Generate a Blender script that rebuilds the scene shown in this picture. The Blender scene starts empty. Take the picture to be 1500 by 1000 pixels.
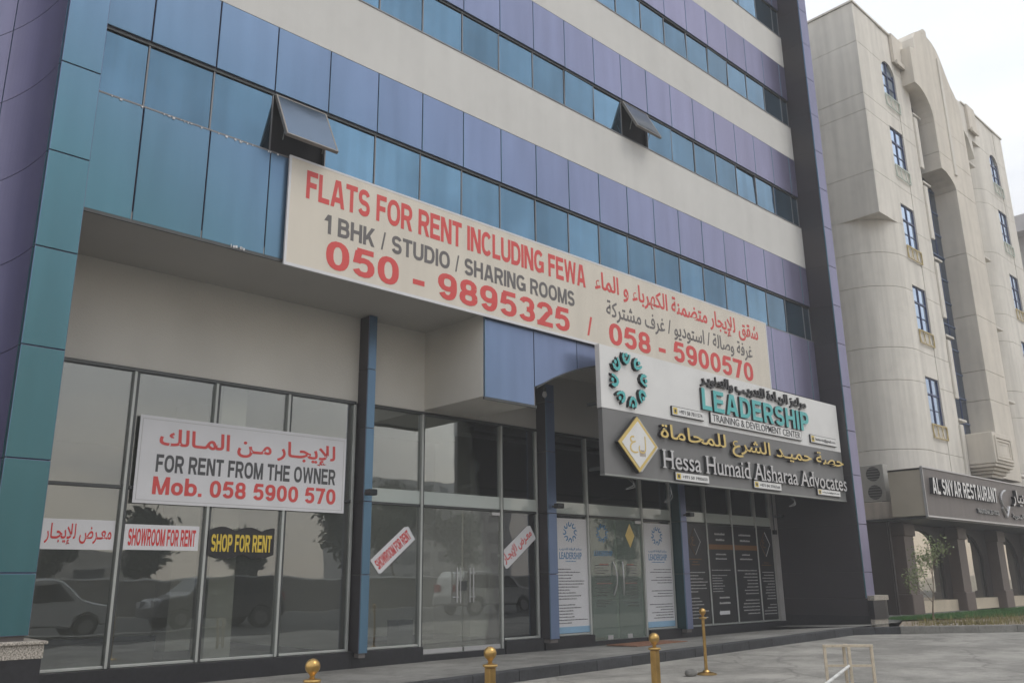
import bpy, bmesh, math, random
from mathutils import Vector, Matrix
random.seed(7)
S = bpy.context.scene
COL = S.collection
R = math.radians

# ------------------------------------------------------------------ camera
CAM_Z = 1.55
yaw, pit, rol = R(43.51), R(15.49), R(-0.688)
fw = Vector((math.sin(yaw)*math.cos(pit), math.cos(yaw)*math.cos(pit), math.sin(pit)))
rt = Vector((math.cos(yaw), -math.sin(yaw), 0))
up = rt.cross(fw)
r2 = rt*math.cos(rol) + up*math.sin(rol)
u2 = up*math.cos(rol) - rt*math.sin(rol)
cd = bpy.data.cameras.new('camera'); cam = bpy.data.objects.new('camera', cd); COL.objects.link(cam)
cd.sensor_width = 36; cd.lens = 36*1274.9/1500; cd.clip_start = .05; cd.clip_end = 3000
mw = Matrix.Identity(4)
for i, v in enumerate((r2, u2, -fw)):
    for j in range(3): mw[j][i] = v[j]
mw.translation = (0, 0, CAM_Z)
cam.matrix_world = mw
S.camera = cam

# ------------------------------------------------------------------ world, sun, exposure
SUN_EL, SUN_AZ = R(57), R(155)          # azimuth clockwise from +Y: behind the camera, over the road
W = bpy.data.worlds.new('World'); S.world = W; W.use_nodes = True
nt = W.node_tree; nt.nodes.clear(); N = nt.nodes; L = nt.links
out = N.new('ShaderNodeOutputWorld'); bg = N.new('ShaderNodeBackground'); bg.inputs['Strength'].default_value = .1
sky = N.new('ShaderNodeTexSky'); sky.sky_type = 'NISHITA'; sky.sun_disc = False
sky.sun_elevation = SUN_EL; sky.sun_rotation = SUN_AZ; sky.dust_density = 1; sky.air_density = 1.2
tc = N.new('ShaderNodeTexCoord'); sep = N.new('ShaderNodeSeparateXYZ'); L.new(tc.outputs['Generated'], sep.inputs[0])
rmp = N.new('ShaderNodeValToRGB'); L.new(sep.outputs['Z'], rmp.inputs[0])
cr = rmp.color_ramp; cr.elements[0].position = 0.0; cr.elements[0].color = (.72, .63, .55, 1)
cr.elements[1].position = .55; cr.elements[1].color = (.86, .90, .96, 1)
e = cr.elements.new(.10); e.color = (.90, .80, .70, 1)
e = cr.elements.new(.26); e.color = (.88, .88, .89, 1)
mp = N.new('ShaderNodeMapping'); mp.inputs['Scale'].default_value = (1.6, 1.6, 7); L.new(tc.outputs['Generated'], mp.inputs[0])
nz = N.new('ShaderNodeTexNoise'); nz.inputs['Scale'].default_value = 1.7; nz.inputs['Detail'].default_value = 6; nz.inputs['Roughness'].default_value = .55
L.new(mp.outputs[0], nz.inputs['Vector'])
cr2 = N.new('ShaderNodeValToRGB'); L.new(nz.outputs['Fac'], cr2.inputs[0])
cr2.color_ramp.elements[0].position = .36; cr2.color_ramp.elements[0].color = (.78, .80, .84, 1)
cr2.color_ramp.elements[1].position = .62; cr2.color_ramp.elements[1].color = (1.06, 1.04, 1.0, 1)
mul = N.new('ShaderNodeMix'); mul.data_type = 'RGBA'; mul.blend_type = 'MULTIPLY'; mul.inputs['Factor'].default_value = 1
fz = N.new('ShaderNodeMapRange'); fz.inputs['From Min'].default_value = .28; fz.inputs['From Max'].default_value = .5; fz.inputs['To Min'].default_value = 1; fz.inputs['To Max'].default_value = .25
L.new(sep.outputs['Z'], fz.inputs[0]); L.new(fz.outputs[0], mul.inputs['Factor'])
L.new(rmp.outputs[0], mul.inputs['A']); L.new(cr2.outputs[0], mul.inputs['B'])
sc = N.new('ShaderNodeVectorMath'); sc.operation = 'SCALE'; sc.inputs['Scale'].default_value = 11.0; L.new(mul.outputs['Result'], sc.inputs[0])
mx = N.new('ShaderNodeMix'); mx.data_type = 'RGBA'; mx.inputs['Factor'].default_value = .93
L.new(sky.outputs[0], mx.inputs['A']); L.new(sc.outputs[0], mx.inputs['B'])
L.new(mx.outputs['Result'], bg.inputs['Color']); L.new(bg.outputs[0], out.inputs[0])
sd = bpy.data.lights.new('sun', 'SUN'); sd.energy = .85; sd.angle = R(25); sd.color = (1, .93, .82)
sun = bpy.data.objects.new('sun', sd); COL.objects.link(sun)
sv = Vector((math.sin(SUN_AZ)*math.cos(SUN_EL), math.cos(SUN_AZ)*math.cos(SUN_EL), math.sin(SUN_EL)))
sun.rotation_euler = sv.to_track_quat('Z', 'Y').to_euler()
S.view_settings.view_transform = 'Standard'; S.view_settings.look = 'None'
S.view_settings.gamma = 1; S.view_settings.exposure = 0.36; S.view_settings.use_curve_mapping = False
S.render.engine = 'CYCLES'
S.cycles.max_bounces = 8; S.cycles.transparent_max_bounces = 12; S.cycles.use_denoising = True
S.cycles.caustics_reflective = False; S.cycles.caustics_refractive = False

# ------------------------------------------------------------------ materials
MATS = {}
def mat(name, col, rough=.6, metal=0, var=.10, scale=1.5, dirt=0, bump=.0, bscale=60, rnd=0, spec=.5, streak=0, dark=.55, coat=0, wave=0):
    if name in MATS: return MATS[name]
    m = bpy.data.materials.new(name); m.use_nodes = True
    n = m.node_tree.nodes; l = m.node_tree.links
    b = n['Principled BSDF']; b.inputs['Roughness'].default_value = rough; b.inputs['Metallic'].default_value = metal
    b.inputs['Specular IOR Level'].default_value = spec; b.inputs['Coat Weight'].default_value = coat; b.inputs['Coat Roughness'].default_value = .08
    t = n.new('ShaderNodeTexCoord'); g = n.new('ShaderNodeNewGeometry')
    src = g.outputs['Position']
    cur = n.new('ShaderNodeRGB'); cur.outputs[0].default_value = (*col, 1); cur = cur.outputs[0]
    def mulby(cur, fac_out, lo, hi, a=.3, bb=.7):
        r = n.new('ShaderNodeMapRange'); r.inputs['From Min'].default_value = a; r.inputs['From Max'].default_value = bb
        r.inputs['To Min'].default_value = lo; r.inputs['To Max'].default_value = hi; l.new(fac_out, r.inputs['Value'])
        v = n.new('ShaderNodeVectorMath'); v.operation = 'SCALE'; l.new(cur, v.inputs[0]); l.new(r.outputs[0], v.inputs['Scale'])
        return v.outputs[0]
    def noise(s, d=5, sc3=None, src=src):
        k = n.new('ShaderNodeTexNoise'); k.inputs['Scale'].default_value = s; k.inputs['Detail'].default_value = d
        if sc3:
            q = n.new('ShaderNodeMapping'); q.inputs['Scale'].default_value = sc3; l.new(src, q.inputs[0]); l.new(q.outputs[0], k.inputs['Vector'])
        else: l.new(src, k.inputs['Vector'])
        return k.outputs['Fac']
    if var: cur = mulby(cur, noise(scale), 1-var, 1+var)
    if streak: cur = mulby(cur, noise(1.0, 6, (3.2, 3.2, .22)), 1-streak, 1+streak*.4, .35, .62)
    if dirt: cur = mulby(cur, noise(scale*7, 8), 1-dirt, 1, .3, .52)
    if rnd:
        oi = n.new('ShaderNodeObjectInfo'); cur = mulby(cur, oi.outputs['Random'], 1-rnd, 1+rnd, 0, 1)
    l.new(cur, b.inputs['Base Color'])
    if bump or wave:
        bp = n.new('ShaderNodeBump'); bp.inputs['Strength'].default_value = bump or wave; bp.inputs['Distance'].default_value = .01 if bump else .05
        l.new(noise(bscale if bump else 1.1, 4 if bump else 1), bp.inputs['Height']); l.new(bp.outputs[0], b.inputs['Normal'])
    MATS[name] = m; m['p'] = 1
    return m

def flip_mat(name, stops, rough=.3, metal=.55, rnd=.06):
    """colour-shift (flip-flop) lacquer: hue depends on the angle it is seen at, as on the real panels"""
    m = mat(name, (.1, .1, .2), rough, metal, var=0, wave=.12)
    n = m.node_tree.nodes; l = m.node_tree.links; b = n['Principled BSDF']
    for x in list(b.inputs['Base Color'].links): l.remove(x)
    lw = n.new('ShaderNodeLayerWeight'); lw.inputs['Blend'].default_value = .5
    rp = n.new('ShaderNodeValToRGB'); l.new(lw.outputs['Facing'], rp.inputs[0])
    rp.color_ramp.elements[0].position = stops[0][0]; rp.color_ramp.elements[0].color = (*stops[0][1], 1)
    rp.color_ramp.elements[1].position = stops[-1][0]; rp.color_ramp.elements[1].color = (*stops[-1][1], 1)
    for p, c in stops[1:-1]: q = rp.color_ramp.elements.new(p); q.color = (*c, 1)
    oi = n.new('ShaderNodeObjectInfo'); r = n.new('ShaderNodeMapRange'); r.inputs['To Min'].default_value = 1-rnd; r.inputs['To Max'].default_value = 1+rnd
    l.new(oi.outputs['Random'], r.inputs[0])
    g = n.new('ShaderNodeNewGeometry'); q = n.new('ShaderNodeMapping'); q.inputs['Scale'].default_value = (2.5, 2.5, .3); l.new(g.outputs['Position'], q.inputs[0])
    k = n.new('ShaderNodeTexNoise'); k.inputs['Scale'].default_value = 1.2; k.inputs['Detail'].default_value = 6; l.new(q.outputs[0], k.inputs['Vector'])
    r3 = n.new('ShaderNodeMapRange'); r3.inputs['From Min'].default_value = .3; r3.inputs['From Max'].default_value = .7; r3.inputs['To Min'].default_value = .9; r3.inputs['To Max'].default_value = 1.08
    l.new(k.outputs['Fac'], r3.inputs[0]); mm = n.new('ShaderNodeMath'); mm.operation = 'MULTIPLY'; l.new(r.outputs[0], mm.inputs[0]); l.new(r3.outputs[0], mm.inputs[1])
    v = n.new('ShaderNodeVectorMath'); v.operation = 'SCALE'; l.new(rp.outputs[0], v.inputs[0]); l.new(mm.outputs[0], v.inputs['Scale'])
    l.new(v.outputs[0], b.inputs['Base Color'])
    return m

def glass_mat(name, tint, refl=.10, gain=1.6, rough=0.0, gcol=(.9, .92, .9), wave=.05, body=None):
    m = bpy.data.materials.new(name); m.use_nodes = True; n = m.node_tree.nodes; l = m.node_tree.links
    n.clear(); o = n.new('ShaderNodeOutputMaterial')
    tr = n.new('ShaderNodeBsdfTransparent'); tr.inputs[0].default_value = (*tint, 1)
    gl = n.new('ShaderNodeBsdfGlossy'); gl.inputs['Color'].default_value = (*gcol, 1); gl.inputs['Roughness'].default_value = rough
    fr = n.new('ShaderNodeFresnel'); fr.inputs[0].default_value = 1.5
    a = n.new('ShaderNodeMath'); a.operation = 'MULTIPLY_ADD'; a.inputs[1].default_value = gain; a.inputs[2].default_value = refl; a.use_clamp = True
    l.new(fr.outputs[0], a.inputs[0])
    g = n.new('ShaderNodeNewGeometry'); k = n.new('ShaderNodeTexNoise'); k.inputs['Scale'].default_value = .7; l.new(g.outputs['Position'], k.inputs['Vector'])
    bp = n.new('ShaderNodeBump'); bp.inputs['Strength'].default_value = wave; bp.inputs['Distance'].default_value = .08; l.new(k.outputs['Fac'], bp.inputs['Height']); l.new(bp.outputs[0], gl.inputs['Normal'])
    base = tr.outputs[0]
    if body:
        df = n.new('ShaderNodeBsdfDiffuse'); df.inputs[0].default_value = (*body[0], 1); m2 = n.new('ShaderNodeMixShader'); m2.inputs[0].default_value = body[1]
        l.new(tr.outputs[0], m2.inputs[1]); l.new(df.outputs[0], m2.inputs[2]); base = m2.outputs[0]
    mxs = n.new('ShaderNodeMixShader'); l.new(a.outputs[0], mxs.inputs[0]); l.new(base, mxs.inputs[1]); l.new(gl.outputs[0], mxs.inputs[2])
    l.new(mxs.outputs[0], o.inputs[0]); MATS[name] = m
    return m

FLIP = flip_mat('colour_shift_cladding', [(0.02, (.055, .155, .170)), (.12, (.085, .20, .255)), (.20, (.125, .22, .345)), (.33, (.18, .235, .385)), (.55, (.25, .24, .37)), (.68, (.10, .095, .19)), (.85, (.045, .042, .10))])
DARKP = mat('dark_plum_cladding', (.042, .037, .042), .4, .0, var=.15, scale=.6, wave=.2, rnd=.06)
TEALD = mat('dark_teal_cladding', (.012, .05, .055), .3, .2, var=.1)
CREAM = mat('cream_stucco', (.62, .615, .595), .85, var=.04, scale=.5, dirt=.03, streak=.035, bump=.25, bscale=90)
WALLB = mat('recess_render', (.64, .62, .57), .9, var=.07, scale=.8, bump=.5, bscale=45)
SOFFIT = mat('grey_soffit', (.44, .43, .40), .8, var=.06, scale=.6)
BEIGE = mat('beige_precast', (.73, .70, .64), .85, var=.05, scale=.4, dirt=.06, streak=.11, bump=.3, bscale=30)
BEIGE2 = mat('warm_beige_precast', (.68, .635, .56), .85, var=.07, scale=.4, dirt=.06, streak=.08, bump=.3, bscale=30)
JOINTB = mat('grout_backing', (.50, .48, .44), .9)
JOINT = mat('joint_backing', (.17, .155, .15), .9)
ALU = mat('aluminium_frame', (.33, .34, .33), .4, .6, var=.06)
ALUD = mat('dark_aluminium', (.075, .08, .08), .4, .5, var=.1)
GRANB = mat('black_granite', (.022, .022, .026), .3, 0, var=.25, scale=14, dirt=.3)
def speckle(name, cols, sc=120):
    m = mat(name, (.4, .4, .38), .5, var=0); n = m.node_tree.nodes; l = m.node_tree.links
    g = n.new('ShaderNodeNewGeometry'); k = n.new('ShaderNodeTexNoise'); k.inputs['Scale'].default_value = sc; k.inputs['Detail'].default_value = 3; l.new(g.outputs['Position'], k.inputs['Vector'])
    r = n.new('ShaderNodeValToRGB'); l.new(k.outputs['Fac'], r.inputs[0]); r.color_ramp.elements[0].position = .38; r.color_ramp.elements[0].color = (*cols[0], 1)
    r.color_ramp.elements[1].position = .62; r.color_ramp.elements[1].color = (*cols[1], 1)
    for x in list(n['Principled BSDF'].inputs['Base Color'].links): l.remove(x)
    l.new(r.outputs[0], n['Principled BSDF'].inputs['Base Color']); return m
GRANL = speckle('speckled_granite', ((.16, .14, .12), (.50, .46, .40)), 60)
PANE = mat('tinted_reflective_glass', (.125, .225, .32), .05, .88, var=.12, scale=.9, wave=.22, rnd=.24, streak=.14)
SASHG = mat('sash_glass', (.13, .175, .24), .08, .85, var=.05, wave=.1)
SHOPG = glass_mat('shop_glass', (.62, .65, .62), .07, 1.35)
DOORG = glass_mat('door_glass', (.74, .84, .77), .05, 1.2, body=((.46, .58, .50), .30))
DUSTG = glass_mat('dusty_door_glass', (.86, .88, .84), .08, 1.3, body=((.54, .55, .52), .20))
STRIPG = glass_mat('pale_strip_glass', (.5, .52, .5), .05, 1.0, body=((.66, .72, .68), .8))
DARKG = mat('dark_glass', (.02, .025, .03), .05, 0, var=0, spec=.8)
SHOPG = glass_mat('shop_glass_dust_haze', (.90, .92, .89), .085, 1.4, rough=.012, gcol=(.90, .94, .97), body=((.50, .52, .52), .035))  # grey diffuse share: dust, plus haze put in to veil the reflections
INTW = mat('interior_paint', (.80, .78, .72), .85, var=.03)
INTF = mat('interior_floor', (.42, .40, .37), .25, var=.06)
INTD = mat('dark_interior', (.035, .035, .04), .9)  # near black colour stands for the gloom of unlit rooms
SKIRT = mat('black_skirting', (.02, .02, .022), .4)
def pale(name, c, r=.55): return mat(name, c, r, var=.04, scale=2)
WHITE = pale('white_vinyl', (.66, .66, .68)); BANN = mat('cream_banner_vinyl', (.66, .61, .525), .6, var=.03, scale=.8, streak=.05, wave=.3)
SIGNW = pale('white_composite', (.70, .70, .69), .45); SIGNG = mat('grey_composite', (.16, .16, .16), .42, var=.05, scale=.7, dirt=.04)
RED = pale('red_print', (.60, .035, .035)); GREYP = pale('grey_print', (.13, .12, .12)); DGREY = pale('charcoal_print', (.07, .07, .075))
REDB = pale('faded_red_print', (.62, .07, .065))
TEAL = pale('teal_acrylic', (.07, .42, .42), .3); BLK = pale('black_acrylic', (.015, .015, .017), .35)
GOLD = mat('brushed_gold', (.62, .47, .16), .35, .35, var=.08); SILV = mat('brushed_silver', (.52, .52, .53), .35, .5, var=.06)
BRASS = mat('worn_brass', (.48, .31, .11), .32, .9, var=.15, scale=12, dirt=.12)
BLUEP = pale('blue_print', (.08, .22, .42)); PBLK = mat('poster_black', (.028, .028, .030), .35, var=.1)
ORNG = pale('orange_print', (.20, .10, .035)); LGREY = pale('light_grey_print', (.45, .45, .44)); YEL = pale('yellow_print', (.66, .48, .06), .4)
BROWN = mat('brown_cladding', (.125, .095, .083), .45, var=.1, scale=1, rnd=.05); BROWND = mat('dark_brown_panel', (.035, .026, .023), .5, var=.1)
SNYG = mat('taupe_sign_panel', (.16, .142, .135), .5, var=.10, scale=.8, streak=.12)
BFRAME = mat('navy_window_frame', (.025, .045, .14), .4, var=.05); BPANE = mat('sky_window_glass', (.42, .54, .72), .05, .9, var=.05, wave=.2, rnd=.12)
BLUEG = mat('blue_curtain_glass', (.055, .085, .14), .1, .5, var=.1, wave=.2, rnd=.15)
GILT = mat('gilt_railing', (.45, .35, .14), .4, .4, var=.1); PALEG = mat('pale_green_railing', (.50, .56, .50), .6, var=.1)
ACW = mat('air_conditioner_casing', (.40, .39, .36), .5, var=.08, dirt=.1); ACD = mat('fan_grille', (.045, .045, .045), .6)
CREAMP = mat('cream_chipped_paint', (.55, .47, .36), .6, var=.15, scale=14, dirt=.25); ROPE = mat('white_rope', (.7, .7, .68), .9, var=.15, scale=50, bump=.8, bscale=120)
LEAFM = mat('leaf', (.17, .21, .09), .6, var=.35, scale=6, rnd=.2); LEAFD = mat('dark_leaf', (.035, .05, .022), .7, var=.35, scale=1.5, rnd=.1); BARK = mat('bark', (.16, .12, .085), .9, var=.3, scale=8)
GRASS = mat('grass_blade', (.055, .16, .03), .7, var=.35, scale=2); DRYG = mat('dry_weed', (.22, .19, .07), .8, var=.4, scale=4)
SOIL = mat('dry_soil', (.27, .22, .165), .95, var=.25, scale=3, dirt=.35, bump=1, bscale=18)
CARW = mat('white_car_paint', (.62, .62, .61), .25, var=0, coat=1); CARD = mat('silver_car_paint', (.35, .36, .37), .25, .4, var=0, coat=1); TYRE = mat('tyre_rubber', (.02, .02, .02), .8); RIM = mat('alloy_rim', (.4, .4, .4), .35, .8)
TAIL = pale('red_lens', (.4, .01, .01), .2); FARW = mat('distant_render', (.34, .33, .32), .8, var=.08); CONC = mat('boundary_concrete', (.42, .40, .37), .85, var=.15, dirt=.2)
RUST = mat('brown_door_mat', (.22, .10, .055), .95, var=.2, scale=8, bump=.6, bscale=80)

def ground_mat(name, col, crack=.5, pav=0):
    m = mat(name, col, .88, var=.13, scale=.55, dirt=.16, bump=.5, bscale=70); n = m.node_tree.nodes; l = m.node_tree.links
    b = n['Principled BSDF']; old = b.inputs['Base Color'].links[0].from_socket
    g = n.new('ShaderNodeNewGeometry')
    d = n.new('ShaderNodeTexNoise'); d.inputs['Scale'].default_value = 1.3; d.inputs['Detail'].default_value = 5; l.new(g.outputs['Position'], d.inputs['Vector'])
    ad = n.new('ShaderNodeMix'); ad.data_type = 'VECTOR'; ad.inputs['Factor'].default_value = .35; l.new(g.outputs['Position'], ad.inputs['A']); l.new(d.outputs['Color'], ad.inputs['B'])
    v = n.new('ShaderNodeTexVoronoi'); v.feature = 'DISTANCE_TO_EDGE'; v.inputs['Scale'].default_value = .55; l.new(ad.outputs['Result'], v.inputs['Vector'])
    r = n.new('ShaderNodeMapRange'); r.inputs['From Max'].default_value = .014; r.inputs['To Min'].default_value = 1-crack; r.inputs['To Max'].default_value = 1; l.new(v.outputs['Distance'], r.inputs[0])
    s = n.new('ShaderNodeTexNoise'); s.inputs['Scale'].default_value = .8; s.inputs['Detail'].default_value = 8; s.inputs['Roughness'].default_value = .7; l.new(g.outputs['Position'], s.inputs['Vector'])
    r2_ = n.new('ShaderNodeMapRange'); r2_.inputs['From Min'].default_value = .42; r2_.inputs['From Max'].default_value = .6; r2_.inputs['To Min'].default_value = .70; r2_.inputs['To Max'].default_value = 1.06; l.new(s.outputs['Fac'], r2_.inputs[0])
    f = n.new('ShaderNodeTexNoise'); f.inputs['Scale'].default_value = 55; f.inputs['Detail'].default_value = 3; l.new(g.outputs['Position'], f.inputs['Vector'])
    r4 = n.new('ShaderNodeMapRange'); r4.inputs['From Min'].default_value = .3; r4.inputs['From Max'].default_value = .7; r4.inputs['To Min'].default_value = .78; r4.inputs['To Max'].default_value = 1.2; l.new(f.outputs['Fac'], r4.inputs[0])
    m1 = n.new('ShaderNodeMath'); m1.operation = 'MULTIPLY'; l.new(r.outputs[0], m1.inputs[0]); l.new(r2_.outputs[0], m1.inputs[1])
    m2 = n.new('ShaderNodeMath'); m2.operation = 'MULTIPLY'; l.new(m1.outputs[0], m2.inputs[0]); l.new(r4.outputs[0], m2.inputs[1])
    q = n.new('ShaderNodeVectorMath'); q.operation = 'SCALE'; l.new(old, q.inputs[0]); l.new(m2.outputs[0], q.inputs['Scale']); l.new(q.outputs[0], b.inputs['Base Color'])
    return m
ROADM = ground_mat('worn_asphalt', (.335, .322, .295), .3); PAVM = ground_mat('pavement_concrete', (.25, .245, .23), .15)
KERBM = mat('dark_kerb_paint', (.035, .036, .04), .75, var=.35, scale=3, dirt=.4, bump=.5, bscale=50, rnd=.15)
KERBG = mat('grey_kerb', (.20, .195, .18), .85, var=.2, scale=3, dirt=.25, bump=.5, bscale=50, rnd=.12)

# ------------------------------------------------------------------ helpers
class MB:
    def __init__(s): s.v = []; s.f = []; s.m = []
    def add(s, vs, fs, mi=0):
        o = len(s.v); s.v += [tuple(q) for q in vs]; s.f += [tuple(o+i for i in f) for f in fs]; s.m += [mi]*len(fs); return s
    def box(s, x0, x1, y0, y1, z0, z1, mi=0):
        v = [(x, y, z) for z in (z0, z1) for x, y in ((x0, y0), (x1, y0), (x1, y1), (x0, y1))]
        return s.add(v, [(0, 3, 2, 1), (4, 5, 6, 7), (0, 1, 5, 4), (1, 2, 6, 5), (2, 3, 7, 6), (3, 0, 4, 7)], mi)
    def prism_z(s, pts, z0, z1, mi=0):      # plan polygon (ccw) extruded upward
        n = len(pts); v = [(x, y, z0) for x, y in pts]+[(x, y, z1) for x, y in pts]
        return s.add(v, [tuple(range(n))[::-1], tuple(range(n, 2*n))]+[(i, (i+1) % n, (i+1) % n+n, i+n) for i in range(n)], mi)
    def prism_y(s, pts, y0, y1, mi=0):      # elevation polygon (x,z) ccw seen from -Y, extruded along Y
        n = len(pts); v = [(x, y0, z) for x, z in pts]+[(x, y1, z) for x, z in pts]
        return s.add(v, [tuple(range(n)), tuple(range(n, 2*n))[::-1]]+[((i+1) % n, i, i+n, (i+1) % n+n) for i in range(n)], mi)
    def tube(s, a, b, r, n=8, mi=0, r1=None):
        a = Vector(a); b = Vector(b); d = (b-a).normalized(); q = d.to_track_quat('Z', 'Y'); r1 = r if r1 is None else r1
        v = [a+q @ Vector((r*math.cos(2*math.pi*i/n), r*math.sin(2*math.pi*i/n), 0)) for i in range(n)]
        v += [b+q @ Vector((r1*math.cos(2*math.pi*i/n), r1*math.sin(2*math.pi*i/n), 0)) for i in range(n)]
        return s.add(v, [tuple(range(n))[::-1], tuple(range(n, 2*n))]+[(i, (i+1) % n, (i+1) % n+n, i+n) for i in range(n)], mi)
    def lathe(s, prof, n=16, c=(0, 0, 0), mi=0):   # (r, z)
        v = []; f = []
        for r, z in prof:
            for i in range(n): v.append((c[0]+r*math.cos(2*math.pi*i/n), c[1]+r*math.sin(2*math.pi*i/n), c[2]+z))
        for k in range(len(prof)-1):
            for i in range(n): f.append((k*n+i, k*n+(i+1) % n, (k+1)*n+(i+1) % n, (k+1)*n+i))
        f.append(tuple(range(n))[::-1]); f.append(tuple(range((len(prof)-1)*n, len(prof)*n)))
        return s.add(v, f, mi)
    def mesh(s, name, mats, smooth=False, bev=0):
        me = bpy.data.meshes.new(name); me.from_pydata(s.v, [], s.f); me.update()
        for m in (mats if isinstance(mats, (list, tuple)) else [mats]): me.materials.append(m)
        me.polygons.foreach_set('material_index', s.m)
        if bev:
            bm = bmesh.new(); bm.from_mesh(me); bmesh.ops.bevel(bm, geom=bm.edges[:], offset=bev, segments=1, affect='EDGES', clamp_overlap=True); bm.to_mesh(me); bm.free()
        if smooth: me.shade_smooth()
        return me
    def obj(s, name, mats, parent=None, smooth=False, bev=0): return link(name, s.mesh(name, mats, smooth, bev), parent)
def link(name, data, parent=None, loc=None, **kw):
    o = bpy.data.objects.new(name, data); COL.objects.link(o)
    if parent is not None: o.parent = parent
    if loc is not None: o.location = loc
    for k, v in kw.items(): o[k] = v
    return o
def thing(name, label, cat, loc=(0, 0, 0), rz=0, group=None):
    o = bpy.data.objects.new(name, None); COL.objects.link(o); o.location = loc; o.rotation_euler = (0, 0, rz); o.empty_display_size = .2
    return tag(o, label, cat, group)
def tag(o, label, cat, group=None):
    o['label'] = label; o['category'] = cat
    if group: o['group'] = group
    return o
def part(name, mb, mats, parent, **kw): return mb.obj(name, mats, parent, **kw)
def pbox(name, parent, m, x0, x1, y0, y1, z0, z1, bev=0): return MB().box(x0, x1, y0, y1, z0, z1).obj(name, m, parent, bev=bev)
def struct(name, mb, m): o = mb.obj(name, m); o['kind'] = 'structure'; return o
def copy_tree(o, parent=None):
    c = o.copy(); COL.objects.link(c)
    if parent is not None: c.parent = parent
    for ch in o.children: copy_tree(ch, c)
    return c

# ---- lettering
AR = {'ا': 0xFE8D, 'ب': 0xFE8F, 'ة': 0xFE93, 'ت': 0xFE95, 'ج': 0xFE9D, 'ح': 0xFEA1, 'خ': 0xFEA5, 'د': 0xFEA9, 'ر': 0xFEAD, 'س': 0xFEB1, 'ش': 0xFEB5, 'ص': 0xFEB9, 'ض': 0xFEBD,
      'ط': 0xFEC1, 'ع': 0xFEC9, 'غ': 0xFECD, 'ف': 0xFED1, 'ق': 0xFED5, 'ك': 0xFED9, 'ل': 0xFEDD, 'م': 0xFEE1, 'ن': 0xFEE5, 'ه': 0xFEE9, 'و': 0xFEED, 'ي': 0xFEF1, 'ء': 0xFE80}
TWO = set('اةدروءإ'); LAM = {'ا': 0xFEFB, 'إ': 0xFEF9}
AR['إ'] = 0xFE87
def arabic(t, kash=False):
    outw = []
    for w in t.split(' '):
        cs = []; prev_join = False; i = 0
        while i < len(w):
            c = w[i]
            if c == 'ـ': cs.append('ـ'); prev_join = True; i += 1; continue
            if c not in AR: cs.append(c); prev_join = False; i += 1; continue
            if c == 'ل' and i+1 < len(w) and w[i+1] in LAM:
                cs.append(chr(LAM[w[i+1]]+(1 if prev_join else 0))); prev_join = False; i += 2; continue
            nxt = i+1 < len(w) and (w[i+1] in AR or w[i+1] == 'ـ') and w[i+1] != 'ء' and c not in TWO
            base = AR[c]
            if c == 'ء': k = 0
            elif nxt and prev_join: k = 3
            elif nxt: k = 2
            elif prev_join: k = 1
            else: k = 0
            cs.append(chr(base+k)); prev_join = nxt; i += 1
        outw.append(''.join(cs[::-1]))
    return ' '.join(outw[::-1])
def text_mesh(t, bold=.012, extr=0, res=3, fsp=1.0, serif=False):
    c = bpy.data.curves.new('t', 'FONT'); c.body = t; c.resolution_u = res; c.offset = bold; c.extrude = 0; c.space_character = fsp; c.fill_mode = 'FRONT'
    o = bpy.data.objects.new('t', c); COL.objects.link(o); bpy.context.view_layer.update()
    me = bpy.data.meshes.new_from_object(o); bpy.data.objects.remove(o); bpy.data.curves.remove(c)
    bm = bmesh.new(); bm.from_mesh(me); bpy.data.meshes.remove(me)
    bmesh.ops.remove_doubles(bm, verts=bm.verts, dist=1e-5)
    if serif:
        add = []
        for ed in bm.edges:
            if len(ed.link_faces) != 1: continue
            a, b = ed.verts[0].co, ed.verts[1].co
            if abs(a.y-b.y) < .004 and .05 < abs(a.x-b.x) < .20:
                y = (a.y+b.y)/2; x0, x1 = min(a.x, b.x), max(a.x, b.x)
                if min(abs(y+bold), abs(y), ) < .02: add.append((x0, x1, y, y+.05))
                elif y > .5: add.append((x0, x1, y-.05, y))
        for x0, x1, y0, y1 in add:
            vs = [bm.verts.new((x, y, 0)) for x, y in ((x0-.055, y0), (x1+.055, y0), (x1+.055, y1), (x0-.055, y1))]; bm.faces.new(vs)
    return bm
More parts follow.
